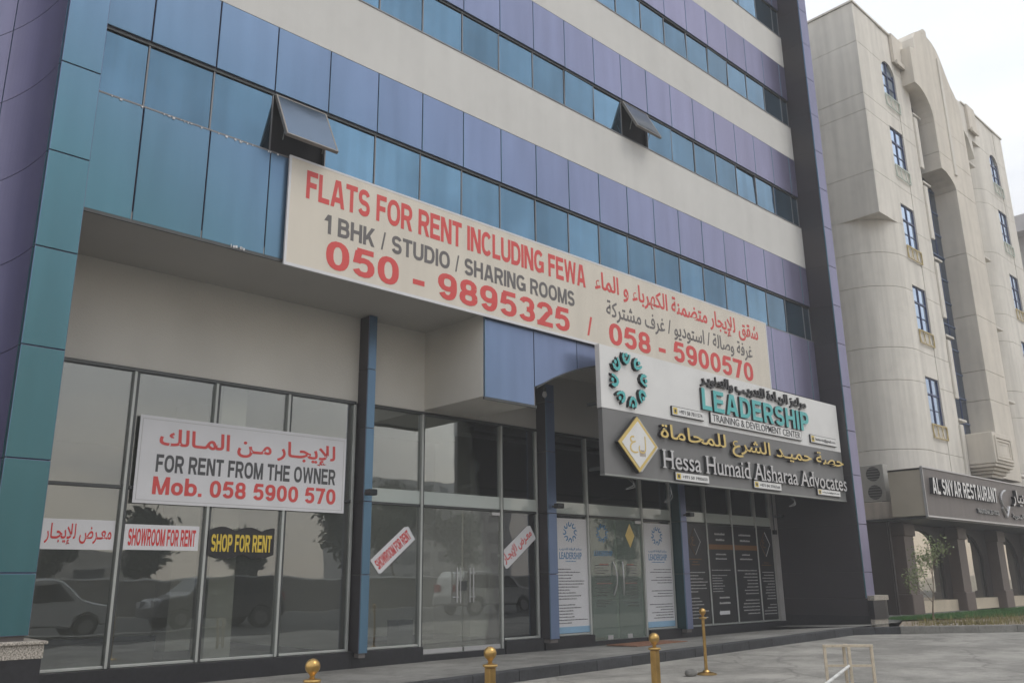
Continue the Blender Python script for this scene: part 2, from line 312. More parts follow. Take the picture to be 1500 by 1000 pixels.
def lettering(t, m, Y, x0, x1, z0, z1, parent, name='lettering', depth=.004, bold=.012, side=None, split=False, serif=False, fsp=1.0, res=3, rot=None, skew=0, shear=0):
    """flat or raised lettering on a plane facing -Y, filling the box x0..x1, z0..z1 (world)"""
    bm = text_mesh(t, bold, 0, res, fsp, serif)
    xs = [v.co.x for v in bm.verts]; ys = [v.co.y for v in bm.verts]
    ax, bx_, ay, by = min(xs), max(xs), min(ys), max(ys)
    sx = (x1-x0)/(bx_-ax); sz = (z1-z0)/(by-ay)
    for v in bm.verts:
        v.co = Vector((x0+(v.co.x-ax)*sx, 0, z0+(v.co.y-ay)*sz))
    bm.verts.index_update(); bm.verts.ensure_lookup_table()
    if split:
        seen = set(); isl = []
        for v in bm.verts:
            if v.index in seen: continue
            st = [v]; comp = set([v.index]); seen.add(v.index)
            while st:
                q = st.pop()
                for e_ in q.link_edges:
                    w = e_.other_vert(q)
                    if w.index not in seen: seen.add(w.index); comp.add(w.index); st.append(w)
            xx = [bm.verts[i].co.x for i in comp]; isl.append([min(xx), max(xx), comp])
        isl.sort(key=lambda a: a[0]); groups = []
        for a, b, c in isl:
            if groups and a < groups[-1][1]-.35*min(b-a, groups[-1][1]-groups[-1][0]): groups[-1][1] = max(b, groups[-1][1]); groups[-1][2] |= c
            else: groups.append([a, b, set(c)])
        comps = [g[2] for g in groups]
    else: comps = [None]
    isd = {}; seen_ = set(); ni = 0
    for v in bm.verts:
        if v.index in seen_: continue
        st = [v]; seen_.add(v.index)
        while st:
            q = st.pop(); isd[q.index] = ni
            for e_ in q.link_edges:
                w = e_.other_vert(q)
                if w.index not in seen_: seen_.add(w.index); st.append(w)
        ni += 1
    faces = [[v.index for v in f.verts] for f in bm.faces]; cos = [v.co.copy() for v in bm.verts]
    bnd = [(e_.verts[0].index, e_.verts[1].index, e_.link_faces[0]) for e_ in bm.edges if len(e_.link_faces) == 1]
    dirs = []
    for a, b, f in bnd:
        li = [l.vert.index for l in f.loops]; k = li.index(a)
        dirs.append((a, b) if li[(k+1) % len(li)] == b else (b, a))
    # orientation: front faces must look to -Y
    out_ = []
    for comp in comps:
        mb = MB(); idx = {}
        use = [f for f in faces if comp is None or f[0] in comp]
        ids = sorted({i for f in use for i in f})
        if not ids: continue
        cxm = sum(cos[i].x for i in ids)/len(ids) if split else (x0+x1)/2; czm = z0
        fr = {}; bk = {}
        V = []
        for i in ids:
            fr[i] = len(V); V.append((cos[i].x-cxm, -depth-.00025*(isd[i] % 12), cos[i].z-czm))
        for i in ids:
            bk[i] = len(V); V.append((cos[i].x-cxm, 0, cos[i].z-czm))
        F = [tuple(fr[i] for i in f) for f in use]; M_ = [0]*len(F)
        for a, b in dirs:
            if a in fr: F.append((fr[a], bk[a], bk[b], fr[b])); M_.append(1 if side else 0)
        mb.v = V; mb.f = F; mb.m = M_
        o = mb.obj(name, [m, side] if side else m, parent)
        p = Vector((cxm, Y, czm))
        if rot:  # rotate about Y through pivot (px, pz)
            px, pz, ang = rot
            d = p-Vector((px, Y, pz)); ca, sa = math.cos(ang), math.sin(ang)
            p = Vector((px+d.x*ca-d.z*sa, Y, pz+d.x*sa+d.z*ca)); o.rotation_euler = (0, -ang, 0)
        if parent is not None: p = parent.matrix_basis.inverted() @ p if parent.parent is None else p
        o.location = p; out_.append(o)
    bm.free()
    return out_

# ---- heavy grotesque capitals and figures drawn from strokes
TS = .19; HS = TS/2
def _arc(cx_, cy_, rx, ry, a0, a1, n=None, e=2.35):
    n = n or max(4, int(abs(a1-a0)/18)); P_ = []
    for i in range(n+1):
        a = R(a0+(a1-a0)*i/n); c_, s_ = math.cos(a), math.sin(a)
        P_.append((cx_+rx*math.copysign(abs(c_)**(2/e), c_), cy_+ry*math.copysign(abs(s_)**(2/e), s_)))
    out_ = []
    nm = []
    for i in range(n+1):
        a = P_[max(0, i-1)]; b = P_[min(n, i+1)]; dx, dy = b[0]-a[0], b[1]-a[1]; l_ = math.hypot(dx, dy) or 1; nm.append((-dy/l_*HS, dx/l_*HS))
    for i in range(n):
        (ax, ay), (bx1, by1), (nx, ny), (mx_, my_) = P_[i], P_[i+1], nm[i], nm[i+1]
        out_.append([(ax-nx, ay-ny), (bx1-mx_, by1-my_), (bx1+mx_, by1+my_), (ax+nx, ay+ny)])
    return out_
def _s(x0, y0, x1, y1):   # orthogonal bar, given on its centre line, square capped across only
    if abs(x0-x1) < 1e-6: return [[(x0-HS, y0), (x0+HS, y0), (x0+HS, y1), (x0-HS, y1)]]
    return [[(x0, y0-HS), (x1, y0-HS), (x1, y0+HS), (x0, y0+HS)]]
def _d(x0, y0, x1, y1, k=1):
    h = HS*k*math.hypot(x1-x0, y1-y0)/abs(y1-y0); return [[(x0-h, y0), (x0+h, y0), (x1+h, y1), (x1-h, y1)]]
def glyph(c):
    h = HS; T = 1-h
    if c == 'A': w = .80; return w, _d(.11, 0, .35, 1)+_d(w-.11, 0, w-.35, 1)+_s(.2, .28, .6, .28)
    if c in 'BPR':
        w = .72 if c != 'P' else .68; g_ = _s(h, 0, h, 1)
        if c == 'B': return w, g_+_s(h, T, .38, T)+_s(h, .52, .40, .52)+_s(h, h, .40, h)+_arc(.38, (T+.52)/2, w-.04-h-.38, (T-.52)/2, -90, 90, 6)+_arc(.40, (h+.52)/2, w-h-.40, (.52-h)/2, -90, 90, 6)
        g_ += _s(h, T, .38, T)+_s(h, .46, .38, .46)+_arc(.38, (T+.46)/2, w-h-.38-.01, (T-.46)/2, -90, 90, 7)
        if c == 'R': g_ += _d(w-.11, 0, .40, .46)
        return w, g_
    if c == 'C': w = .76; return w, _arc(w/2, .5, w/2-h, T-.5, 38, 322, 14)
    if c == 'G': w = .80; return w, _arc(w/2, .5, w/2-h, T-.5, 40, 330, 14)+_s(w/2+.02, .44, w, .44)+_s(w-h, 0.06, w-h, .44)
    if c == 'D': w = .74; return w, _s(h, 0, h, 1)+_s(h, T, .34, T)+_s(h, h, .34, h)+_arc(.34, .5, w-h-.34, T-.5, -90, 90, 8)
    if c == 'E': w = .66; return w, _s(h, 0, h, 1)+_s(h, T, w-.01, T)+_s(h, .52, w-.06, .52)+_s(h, h, w, h)
    if c == 'F': w = .60; return w, _s(h, 0, h, 1)+_s(h, T, w, T)+_s(h, .50, w-.06, .50)
    if c == 'H': w = .72; return w, _s(h, 0, h, 1)+_s(w-h, 0, w-h, 1)+_s(h, .52, w-h, .52)
    if c == 'I': return TS, _s(h, 0, h, 1)
    if c == 'K': w = .76; return w, _s(h, 0, h, 1)+_d(.16, .30, w-.13, 1)+_d(w-.12, 0, .34, .55)
    if c == 'L': w = .60; return w, _s(h, 0, h, 1)+_s(h, h, w, h)
    if c == 'M': w = .86; return w, _s(h, 0, h, 1)+_s(w-h, 0, w-h, 1)+_d(w/2, 0, .13, 1, .85)+_d(w/2, 0, w-.13, 1, .85)
    if c == 'N': w = .73; return w, _s(h, 0, h, 1)+_s(w-h, 0, w-h, 1)+_d(w-.13, 0, .13, 1)
    if c == 'O': w = .80; return w, _arc(w/2, .5, w/2-h, T-.5, 0, 360, 20)
    if c == 'S': w = .68; r_ = (T-h)/4; return w, _arc(w/2, T-r_, w/2-h-.01, r_, 15, 270, 11)+_arc(w/2, h+r_, w/2-h, r_, 90, -165, 11)
    if c == 'T': w = .66; return w, _s(w/2, 0, w/2, 1)+_s(0, T, w, T)
    if c == 'U': w = .73; return w, _s(h, .34, h, 1)+_s(w-h, .34, w-h, 1)+_arc(w/2, .36, w/2-h, .36-h, 180, 360, 8)
    if c == 'V': w = .76; return w, _d(w/2-.02, 0, .10, 1)+_d(w/2+.02, 0, w-.10, 1)
    if c == 'W': w = 1.06; return w, _d(.27, 0, .10, 1, .92)+_d(.27, 0, w/2, 1, .85)+_d(w-.27, 0, w/2, 1, .85)+_d(w-.27, 0, w-.10, 1, .92)
    if c == 'Y': w = .76; return w, _s(w/2, 0, w/2, .44)+_d(w/2, .38, .11, 1)+_d(w/2, .38, w-.11, 1)
    if c == '0': w = .62; return w, _arc(w/2, .5, w/2-h, T-.5, 0, 360, 18)
    if c == '1': w = .42; return w, _s(w-h, 0, w-h, 1)+_d(.10, .66, w-.12, 1)
    if c == '2': w = .62; return w, _arc(w/2, T-.235, w/2-h, .235, 175, -25, 9)+_s(0, h, w, h)+_d(.12, .10, w-.14, .62)
    if c == '3': w = .62; r_ = (T-h)/4; return w, _arc(w/2, T-r_, w/2-h-.02, r_, 165, -90, 10)+_arc(w/2, h+r_, w/2-h, r_, 90, -165, 10)
    if c == '5': w = .62; return w, _s(.12, T, w-.04, T)+_d(.11, .46, .17, T)+_arc(w/2, .345, w/2-h, .345-h, 140, -160, 12)
    if c == '7': w = .60; return w, _s(0, T, w, T)+_d(.22, 0, w-.12, .90)
    if c == '8': w = .62; r_ = (T-h)/4; return w, _arc(w/2, T-r_, w/2-h-.025, r_, 0, 360, 14)+_arc(w/2, h+r_, w/2-h, r_, 0, 360, 14)
    if c == '9': w = .62; return w, _arc(w/2, T-.245, w/2-h, .245, 0, 360, 15)+_arc(w/2, .5, w/2-h, T-.5, 20, -145, 10)
    if c == '6': w = .62; return w, _arc(w/2, h+.245, w/2-h, .245, 0, 360, 15)
    if c == '4': w = .64; return w, _s(w-.2, 0, w-.2, 1)+_s(0, .3, w, .3)+_d(.12, .3, w-.22, 1)
    if c == 'o': w = .62; return w, _arc(w/2, .365, w/2-h, .365-h, 0, 360, 16)
    if c == 'b': w = .64; return w, _s(h, 0, h, 1)+_arc(w/2+.01, .365, w/2-h, .365-h, 0, 360, 16)
    if c == '.': return TS, [[(0, 0), (TS, 0), (TS, TS), (0, TS)]]
    if c == '-': return .36, _s(0, .36, .36, .36)
    if c == '/': return .30, _d(.05, 0, .25, 1, .55)
    return .30, []
def grot(t, m_, x0, x1, z0, z1, parent=None, y=0, name='printed_text', depth=.003, side=None, split=False, gap=.085, local=False):
    gl_ = []; x = 0
    for c in t:
        w, ps = glyph(c)
        if c == ' ': x += .34; continue
        gl_.append([[(px+x, pz) for px, pz in p] for p in ps]); x += w+gap
    X1 = x-gap; sx = (x1-x0)/X1; sz = z1-z0; o_ = []
    sets = gl_ if split else [[p for g_ in gl_ for p in g_]]
    off = Vector((0, 0, 0)) if parent is None or local else Vector(parent.location)
    if not split: sets = [[p+[j] for g_ in gl_ for j, p in enumerate(g_)]]
    else: sets = [[p+[j] for j, p in enumerate(g_)] for g_ in gl_]
    for st in sets:
        xs_ = [q[0] for p in st for q in p[:4]]; cxm = (x0+(min(xs_)+max(xs_))/2*sx) if split else (x0+x1)/2
        mb = MB()
        for p in st:
            k = p[4]; q = [(x0+a*sx-cxm, b*sz) for a, b in p[:4]]
            ar_s = sum(q[i][0]*q[(i+1) % 4][1]-q[(i+1) % 4][0]*q[i][1] for i in range(4))
            if ar_s < 0: q = q[::-1]
            dd = depth+k*.00011
            vs = [(a, -dd, b) for a, b in q]+[(a, -.00013*k if depth < .015 else 0, b) for a, b in q]
            mb.add(vs, [(0, 1, 2, 3)], 0); o0 = len(mb.v)-8
            for i in range(4): mb.f.append((o0+i, o0+i+4, o0+(i+1) % 4+4, o0+(i+1) % 4)); mb.m.append(1 if side else 0)
        o = mb.obj(name, [m_, side] if side else m_, parent); o.location = Vector((cxm, y, z0))-off; o_.append(o)
    return o_

# ------------------------------------------------------------------ geometry constants
YG, YF, YP = 13.5, 11.7, 11.0
def zr(x): return max(0, min(.225, (x-7)*.0150))
def road_grid(mb, x0, x1, ys, dz, nx=60):
    xs = sorted(set([x0+(x1-x0)*i/nx for i in range(nx+1)]+[a for a in (7, 22) if x0 < a < x1])); v = [(x, y, zr(x)+dz) for y in ys for x in xs]; n = len(xs)
    f = [(j*n+i, j*n+i+1, (j+1)*n+i+1, (j+1)*n+i) for j in range(len(ys)-1) for i in range(n-1)]
    return mb.add(v, f)
m = road_grid(MB(), -900, 900, (-900, -60, 60, 900), -.06, 12); struct('ground', m, mat('sandy_ground', (.30, .26, .20), .9, var=.15, scale=.2, dirt=.2))
m = road_grid(MB(), -60, 95, (-18, -6, 0, 6, 12.8), 0); struct('road', m, ROADM)

m = road_grid(MB(), -60, 95, (-17, -8, 1.0), .006); struct('dark_road_overlay', m, ground_mat('dark_asphalt', (.06, .06, .058), .2))  # dark sheet added over the road to darken what the shop glass mirrors
# pavement in front of the shops
KY = 10.62
def zk(x): return zr(x)+.17
xs = [2.0+i for i in range(0, 21)]+[22.3]
mb = MB()
v = [(x, KY+.12, zk(x)) for x in xs]+[(x, YG, .15+.004*(x-2)) for x in xs]; n = len(xs)
mb.add(v, [(i, i+1, n+i+1, n+i) for i in range(n-1)])
mb.add([(22.3, KY+.12, zk(22.3)), (34, KY+.9, .42), (34, 15, .42), (22.3, 15, .25)], [(0, 1, 2, 3)])
mb.add([(-12, KY+.12, zk(2)), (2, KY+.12, zk(2)), (2, YG, .15), (-12, 18, .15)], [(0, 1, 2, 3)])
pav = struct('pavement', mb, PAVM)
kerb = bpy.data.objects.new('kerb', None); COL.objects.link(kerb); kerb['kind'] = 'structure'
def kstone(a, b, m_, h=.18, w=.14):
    a = Vector(a); b = Vector(b); d = b-a; Lh = Vector((d.x, d.y)).length; g = .006
    nrm = Vector((-d.y, d.x, 0)).normalized()*w
    q = [a+d.normalized()*g, b-d.normalized()*g]
    vs = []
    for dz in (-.12, h-.015, h):
        off = nrm*(.012/w) if dz == h else Vector((0, 0, 0))
        vs += [q[0]+Vector((0, 0, dz))+off, q[1]+Vector((0, 0, dz))+off, q[1]+nrm+Vector((0, 0, dz)), q[0]+nrm+Vector((0, 0, dz))]
    c = (a+b)/2; vs = [x-c for x in vs]
    f = [(3, 2, 1, 0), (8, 9, 10, 11)]
    for k in (0, 4):
        for i in range(4): f.append((k+i, k+(i+1) % 4, k+4+(i+1) % 4, k+4+i))
    o = MB().add(vs, f).obj('kerb_stone', m_, kerb); o.location = c
x = -3.0
while x < 21.4:
    x2 = min(x+.95+random.uniform(-.03, .03), 21.5)
    kstone((x, KY, zr(x)), (x2, KY, zr(x2)), KERBM); x = x2
pts = [(21.5, KY, .216), (22.0, 10.3, .22), (22.5, 9.88, .22)]
for a, b in zip(pts, pts[1:]): kstone(a, b, KERBM)
k0 = Vector((22.5, 9.88, .222)); k1 = Vector((38, -2.9, .225)); nk = 20
for i in range(nk): kstone(k0.lerp(k1, i/nk), k0.lerp(k1, (i+1)/nk), KERBG)

MULM = mat('anodised_mullion', (.19, .19, .20), .5, .3, var=.15)
# ------------------------------------------------------------------ OFFICE BUILDING
B = thing('office_building', 'office building with teal to violet metal cladding, ribbon windows and glazed shops below', 'building', (0, 0, 0))
ROWS = [(8.2, 9.28), (11.78, 12.78), (15.15, 16.1), (18.38, 19.4), (21.7, 22.7)]     # windows
PANS = [(6.45, 8.2), (9.28, 10.48), (12.78, 14.02), (16.1, 17.28), (19.4, 20.6)]
CRM = [(10.48, 11.78), (14.02, 15.15), (17.28, 18.38), (20.6, 21.7)]
XS = [3.06, 3.87]+[3.87+i for i in range(1, 20)]+[23.25]
g = .009
def unit_panel(w, h, t=.05): return MB().box(-w/2+g, w/2-g, 0, t, g*.6, h-g*.6).mesh('cladding_panel', FLIP, bev=.006)
cache = {}
def put_panel(x0, x1, z0, z1, y=YF, m_=None, name='cladding_panel', t=.05):
    key = (round(x1-x0, 3), round(z1-z0, 3), name, m_.name if m_ else '')
    if key not in cache:
        w, h = x1-x0, z1-z0
        cache[key] = MB().box(-w/2+g, w/2-g, 0, t, g*.6, h-g*.6).mesh(name, m_ or FLIP, bev=.006)
    return link(name, cache[key], B, ((x0+x1)/2, y, z0))
def jit(o, a=.25):
    o.rotation_euler = (R(random.uniform(-a, a)), 0, R(random.uniform(-a, a)))
for k, (z0, z1) in enumerate(PANS):
    for i in range(len(XS)-1):
        jit(put_panel(XS[i], XS[i+1], z0, z1), .12)
OPEN = {(0, 3): 27, (1, 12): 27}
for k, (z0, z1) in enumerate(ROWS):
    for i in range(len(XS)-1):
        x0, x1 = XS[i], XS[i+1]
        if (k, i) in OPEN: continue
        w, h = x1-x0, z1-z0
        key = ('pane', round(w, 3), round(h, 3))
        if key not in cache: cache[key] = MB().box(-w/2+.018, w/2-.018, 0, .02, .03, h-.07).mesh('window_pane', PANE)
        o = link('window_pane', cache[key], B, ((x0+x1)/2, YF+.062, z0)); jit(o, .45 if random.random() > .1 else 1.6)
    for i in range(len(XS)):
        key = ('mull', round(z1-z0, 3))
        if key not in cache: cache[key] = MB().box(-.012, .012, 0, .06, 0, z1-z0).mesh('mullion', MULM, bev=.003)
        link('mullion', cache[key], B, (XS[i] if 0 < i < len(XS)-1 else XS[i]+(.022 if i == 0 else -.022), YF+.045, z0))
    part('window_head', MB().box(3.06, 23.25, YF+.035, YF+.12, z1-.045, z1-.004), ALUD, B)
    part('window_sill', MB().box(3.06, 23.25, YF+.0, YF+.12, z0-.006, z0+.02), MULM, B)
for z0, z1 in CRM: part('stucco_band', MB().box(3.06, 23.25, YF+.012, YF+.3, z0+.008, z1-.008), CREAM, B)
# open sashes
for (k, i), ang in OPEN.items():
    z0, z1 = ROWS[k]; x0, x1 = XS[i], XS[i+1]; w = x1-x0; h = z1-z0
    fr = MB()
    for a in ((-w/2+.03, -w/2+.06), (w/2-.06, w/2-.03)): fr.box(a[0], a[1], -.03, .03, -h+.06, -.02)
    fr.box(-w/2+.06, w/2-.06, -.03, .03, -h+.06, -h+.09); fr.box(-w/2+.06, w/2-.06, -.03, .03, -.05, -.02)
    s_ = part('open_sash', fr, mat('sash_frame', (.22, .205, .19), .5, .2), B, bev=.004); s_['label'] = 'top hung sash standing open'
    s_.location = ((x0+x1)/2, YF+.05, z1-.02); s_.rotation_euler = (R(-ang), 0, 0)
    part('sash_pane', MB().box(-w/2+.05, w/2-.05, -.026, -.006, -h+.08, -.04), SASHG, s_)
    hh = MB(); 
    for sx in (-.36, .36): hh.tube((sx, .03, -h*.55), (sx, .03+math.sin(R(ang))*h*.45, -h*.75), .008)
    part('stay_arm', hh, ALU, s_)
# dark block behind the skin against light leaks (hollow ground floor)
part('dark_core_block', MB().box(2.62, 24.2, YF+.3, 30, 6.6, 23), INTD, B)
for z0, z1 in ROWS: part('dark_room_sheet', MB().box(3.06, 23.25, YF+.2, YF+.3, z0, z1), INTD, B)  # dark sheets painted as the unlit rooms behind the windows
for z0, z1 in PANS: part('panel_backing', MB().box(3.06, 23.25, YF+.06, YF+.3, z0, z1), JOINT, B)
part('parapet', MB().box(2.5, 24.2, YP-.1, 30.2, 23, 23.6), CREAM, B)
# side piers
JZ = [1.05, 1.72, 2.98, 4.30, 5.53, 6.80, 8.05, 9.2, 10.4, 11.63, 12.88, 14.13, 15.38, 16.63, 17.88, 19.13, 20.38, 21.63, 23]
def pier(x0, x1, yback, side):
    part('pier_core', MB().box(x0+.04, x1-.04, YP+.05, yback, .2, 23), JOINT, B)
    for a, b in zip(JZ, JZ[1:]):
        jit(put_panel(x0, x1, a, b, YP, t=.04), .1)
        key = ('pier', side, round(b-a, 3))
        if side == 'r':
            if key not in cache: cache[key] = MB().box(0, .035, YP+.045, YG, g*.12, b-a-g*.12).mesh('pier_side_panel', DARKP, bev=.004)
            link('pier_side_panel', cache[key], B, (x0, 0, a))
        if key not in cache: cache[key] = MB().box(0, .035, YP+.045, YF, g*.6, b-a-g*.6).mesh('pier_side_panel', FLIP)
        if side == 'l': link('pier_side_panel', cache[key], B, (x1-.035, 0, a))
pier(2.56, 3.06, 14, 'l'); pier(23.25, 23.75, 14, 'r')
part('pier_base', MB().box(23.235, 23.29, YP-.02, YG, .15, .62), GRANB, B)
# concave curved wall left of the left pier
def concave(cx_, r, a0, a1, z0, z1, n=16, t=.04):
    mb = MB(); vs = []
    for i in range(n+1):
        a = a0+(a1-a0)*i/n
        for rr in (r, r+t):
            for z in (z0, z1): vs.append((cx_+rr*math.cos(a), YP+.06+rr*math.sin(a), z))
    f = []
    for i in range(n):
        o = i*4; f += [(o, o+1, o+5, o+4), (o+2, o+6, o+7, o+3), (o+1, o+3, o+7, o+5), (o, o+4, o+6, o+2)]
    f += [(0, 2, 3, 1), (n*4, n*4+1, n*4+3, n*4+2)]
    return mb.add(vs, f)
CR = 4.6; CXC = 2.56-CR
angs = [.004]; 
while angs[-1] < 1.45: angs.append(angs[-1]+(.30 if len(angs) > 1 else .345))
for a, b in zip(angs, angs[1:]):
    for z0, z1 in zip(JZ, JZ[1:]):
        key = ('conc', round(a, 3), round(z1-z0, 3))
        if key not in cache: cache[key] = concave(CXC, CR, a+.0028, b-.0028, g*.6, z1-z0-g*.6).mesh('curved_cladding_panel', FLIP)
        link('curved_cladding_panel', cache[key], B, (0, 0, z0))
mb = concave(CXC, CR+.045, 0.0, 1.5, .2, 23, 16, .1); part('curved_backing', mb, JOINT, B)
# pier footings
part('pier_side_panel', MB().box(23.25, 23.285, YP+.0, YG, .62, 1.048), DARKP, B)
f1 = part('pier_footing', MB().box(1.6, 3.17, 10.86, YF, .05, .82), GRANB, B)
part('footing_course', MB().box(1.6, 3.18, 10.85, YF, .82, .965), GRANL, f1); part('footing_cap', MB().box(1.6, 3.21, 10.82, YF, .965, 1.0), GRANL, f1, bev=.006)
def rounded(x0, x1, y0, y1, r, n=8):
    p = [(x0, y1), (x0, y0)]+[(x1-r+r*math.sin(math.pi/2*i/n), y0+r-r*math.cos(math.pi/2*i/n)) for i in range(n+1)]+[(x1, y1)]
    return p
f2 = part('pier_footing', MB().prism_z(rounded(23.295, 24.55, 10.86, 12.4, .55), .52, 1.0), GRANB, B); f2['label'] = 'rounded black granite footing of the right pier'
part('footing_foot', MB().prism_z(rounded(23.30, 24.53, 10.88, 12.4, .55), .2, .52), GRANL, f2)
part('footing_cap', MB().prism_z(rounded(23.29, 24.6, 10.82, 12.4, .58), 1.0, 1.12), GRANL, f2)
# recess: soffits and upper wall
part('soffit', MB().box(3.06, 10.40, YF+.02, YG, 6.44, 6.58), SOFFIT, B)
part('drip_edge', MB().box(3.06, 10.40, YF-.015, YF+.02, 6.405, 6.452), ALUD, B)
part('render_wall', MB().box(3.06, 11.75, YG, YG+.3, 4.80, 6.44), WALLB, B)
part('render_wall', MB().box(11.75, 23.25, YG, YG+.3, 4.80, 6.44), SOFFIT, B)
# projecting box over the entrance
bb = MB().box(10.40, 11.74, YF+.05, YG, 4.86, 6.44); part('bulkhead', bb, WALLB, B)
put_panel(10.40, 11.70, 4.84, 6.45, YF, t=.05)
part('bulkhead_trim', MB().box(10.385, 11.74, YF-.005, YF+.03, 4.80, 4.845), ALUD, B)
# arched fascia (barrel vault) behind the sign
AX0, AX1, AZ0, AZ1 = 11.75, 18.4, 5.22, 6.12
def archz(x):
    t_ = (x-AX0)/(AX1-AX0)*2-1; Rr = ((AX1-AX0)**2/4+(AZ1-AZ0)**2)/(2*(AZ1-AZ0)); hx = t_*(AX1-AX0)/2
    return AZ1-Rr+math.sqrt(max(0, Rr*Rr-hx*hx))
cuts = [11.70, 12.95, 14.2, 15.5, 16.8, 18.4]
for a, b in zip(cuts, cuts[1:]):
    n = 6; p = [(a+g+(b-a-2*g)*i/n, archz(max(AX0, a+g+(b-a-2*g)*i/n))+.004) for i in range(n+1)]+[(b-g, 6.44), (a+g, 6.44)]
    part('arched_panel', MB().prism_y(p, YF, YF+.05), FLIP, B)
n = 24; vs = []
for i in range(n+1):
    x = AX0+(AX1-AX0)*i/n; z = archz(x); vs += [(x, YF+.05, z+.02), (x, YG, z+.02), (x, YF+.05, z+.12), (x, YG, z+.12)]
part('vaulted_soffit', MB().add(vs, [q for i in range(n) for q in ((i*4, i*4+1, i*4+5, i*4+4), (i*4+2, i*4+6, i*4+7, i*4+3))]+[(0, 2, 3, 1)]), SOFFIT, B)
part('arch_trim', MB().add([(AX0+(AX1-AX0)*i/n, y, archz(AX0+(AX1-AX0)*i/n)+dz) for i in range(n+1) for y, dz in ((YF-.01, 0), (YF+.06, 0), (YF-.01, -.03), (YF+.06, -.03))],
     [q for i in range(n) for q in ((i*4, i*4+4, i*4+5, i*4+1), (i*4+2, i*4+3, i*4+7, i*4+6), (i*4, i*4+2, i*4+6, i*4+4))]), ALUD, B)
for a in [18.4+i*.97 for i in range(5)]: put_panel(a, a+.97, 5.1, 6.45)
part('soffit', MB().box(18.4, 23.25, YF+.05, YG, 5.1, 5.2), SOFFIT, B)
part('panel_backing', MB().box(18.4, 23.25, YF+.06, YF+.3, 5.2, 6.44), JOINT, B)
# small piers in front of the glazing
def post(x, w, ztop, lit=True, m_=DARKP):
    part('post_core', MB().box(x+.02, x+w-.02, YG-.28, YG+.05, .35, ztop), JOINT, B)
    zs = [.42, 1.72, 2.98, 4.3, 5.4, ztop]
    for a, b in zip(zs, zs[1:]):
        part('post_front_panel', MB().box(x, x+w, YG-.32, YG-.285, a+g*.6, b-g*.6), FLIP, B, bev=.004)
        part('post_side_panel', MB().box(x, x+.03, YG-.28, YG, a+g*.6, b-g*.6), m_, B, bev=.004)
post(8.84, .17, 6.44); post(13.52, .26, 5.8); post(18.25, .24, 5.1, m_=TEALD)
part('render_pier', MB().box(23.86, 24.0, YG-.05, YG+.1, .45, 5.1), INTW, B)
part('end_pilaster', MB().box(22.98, 23.22, YG-.10, YG+.05, .45, 5.1), mat('pale_pilaster', (.40, .39, .38), .7, var=.08), B)
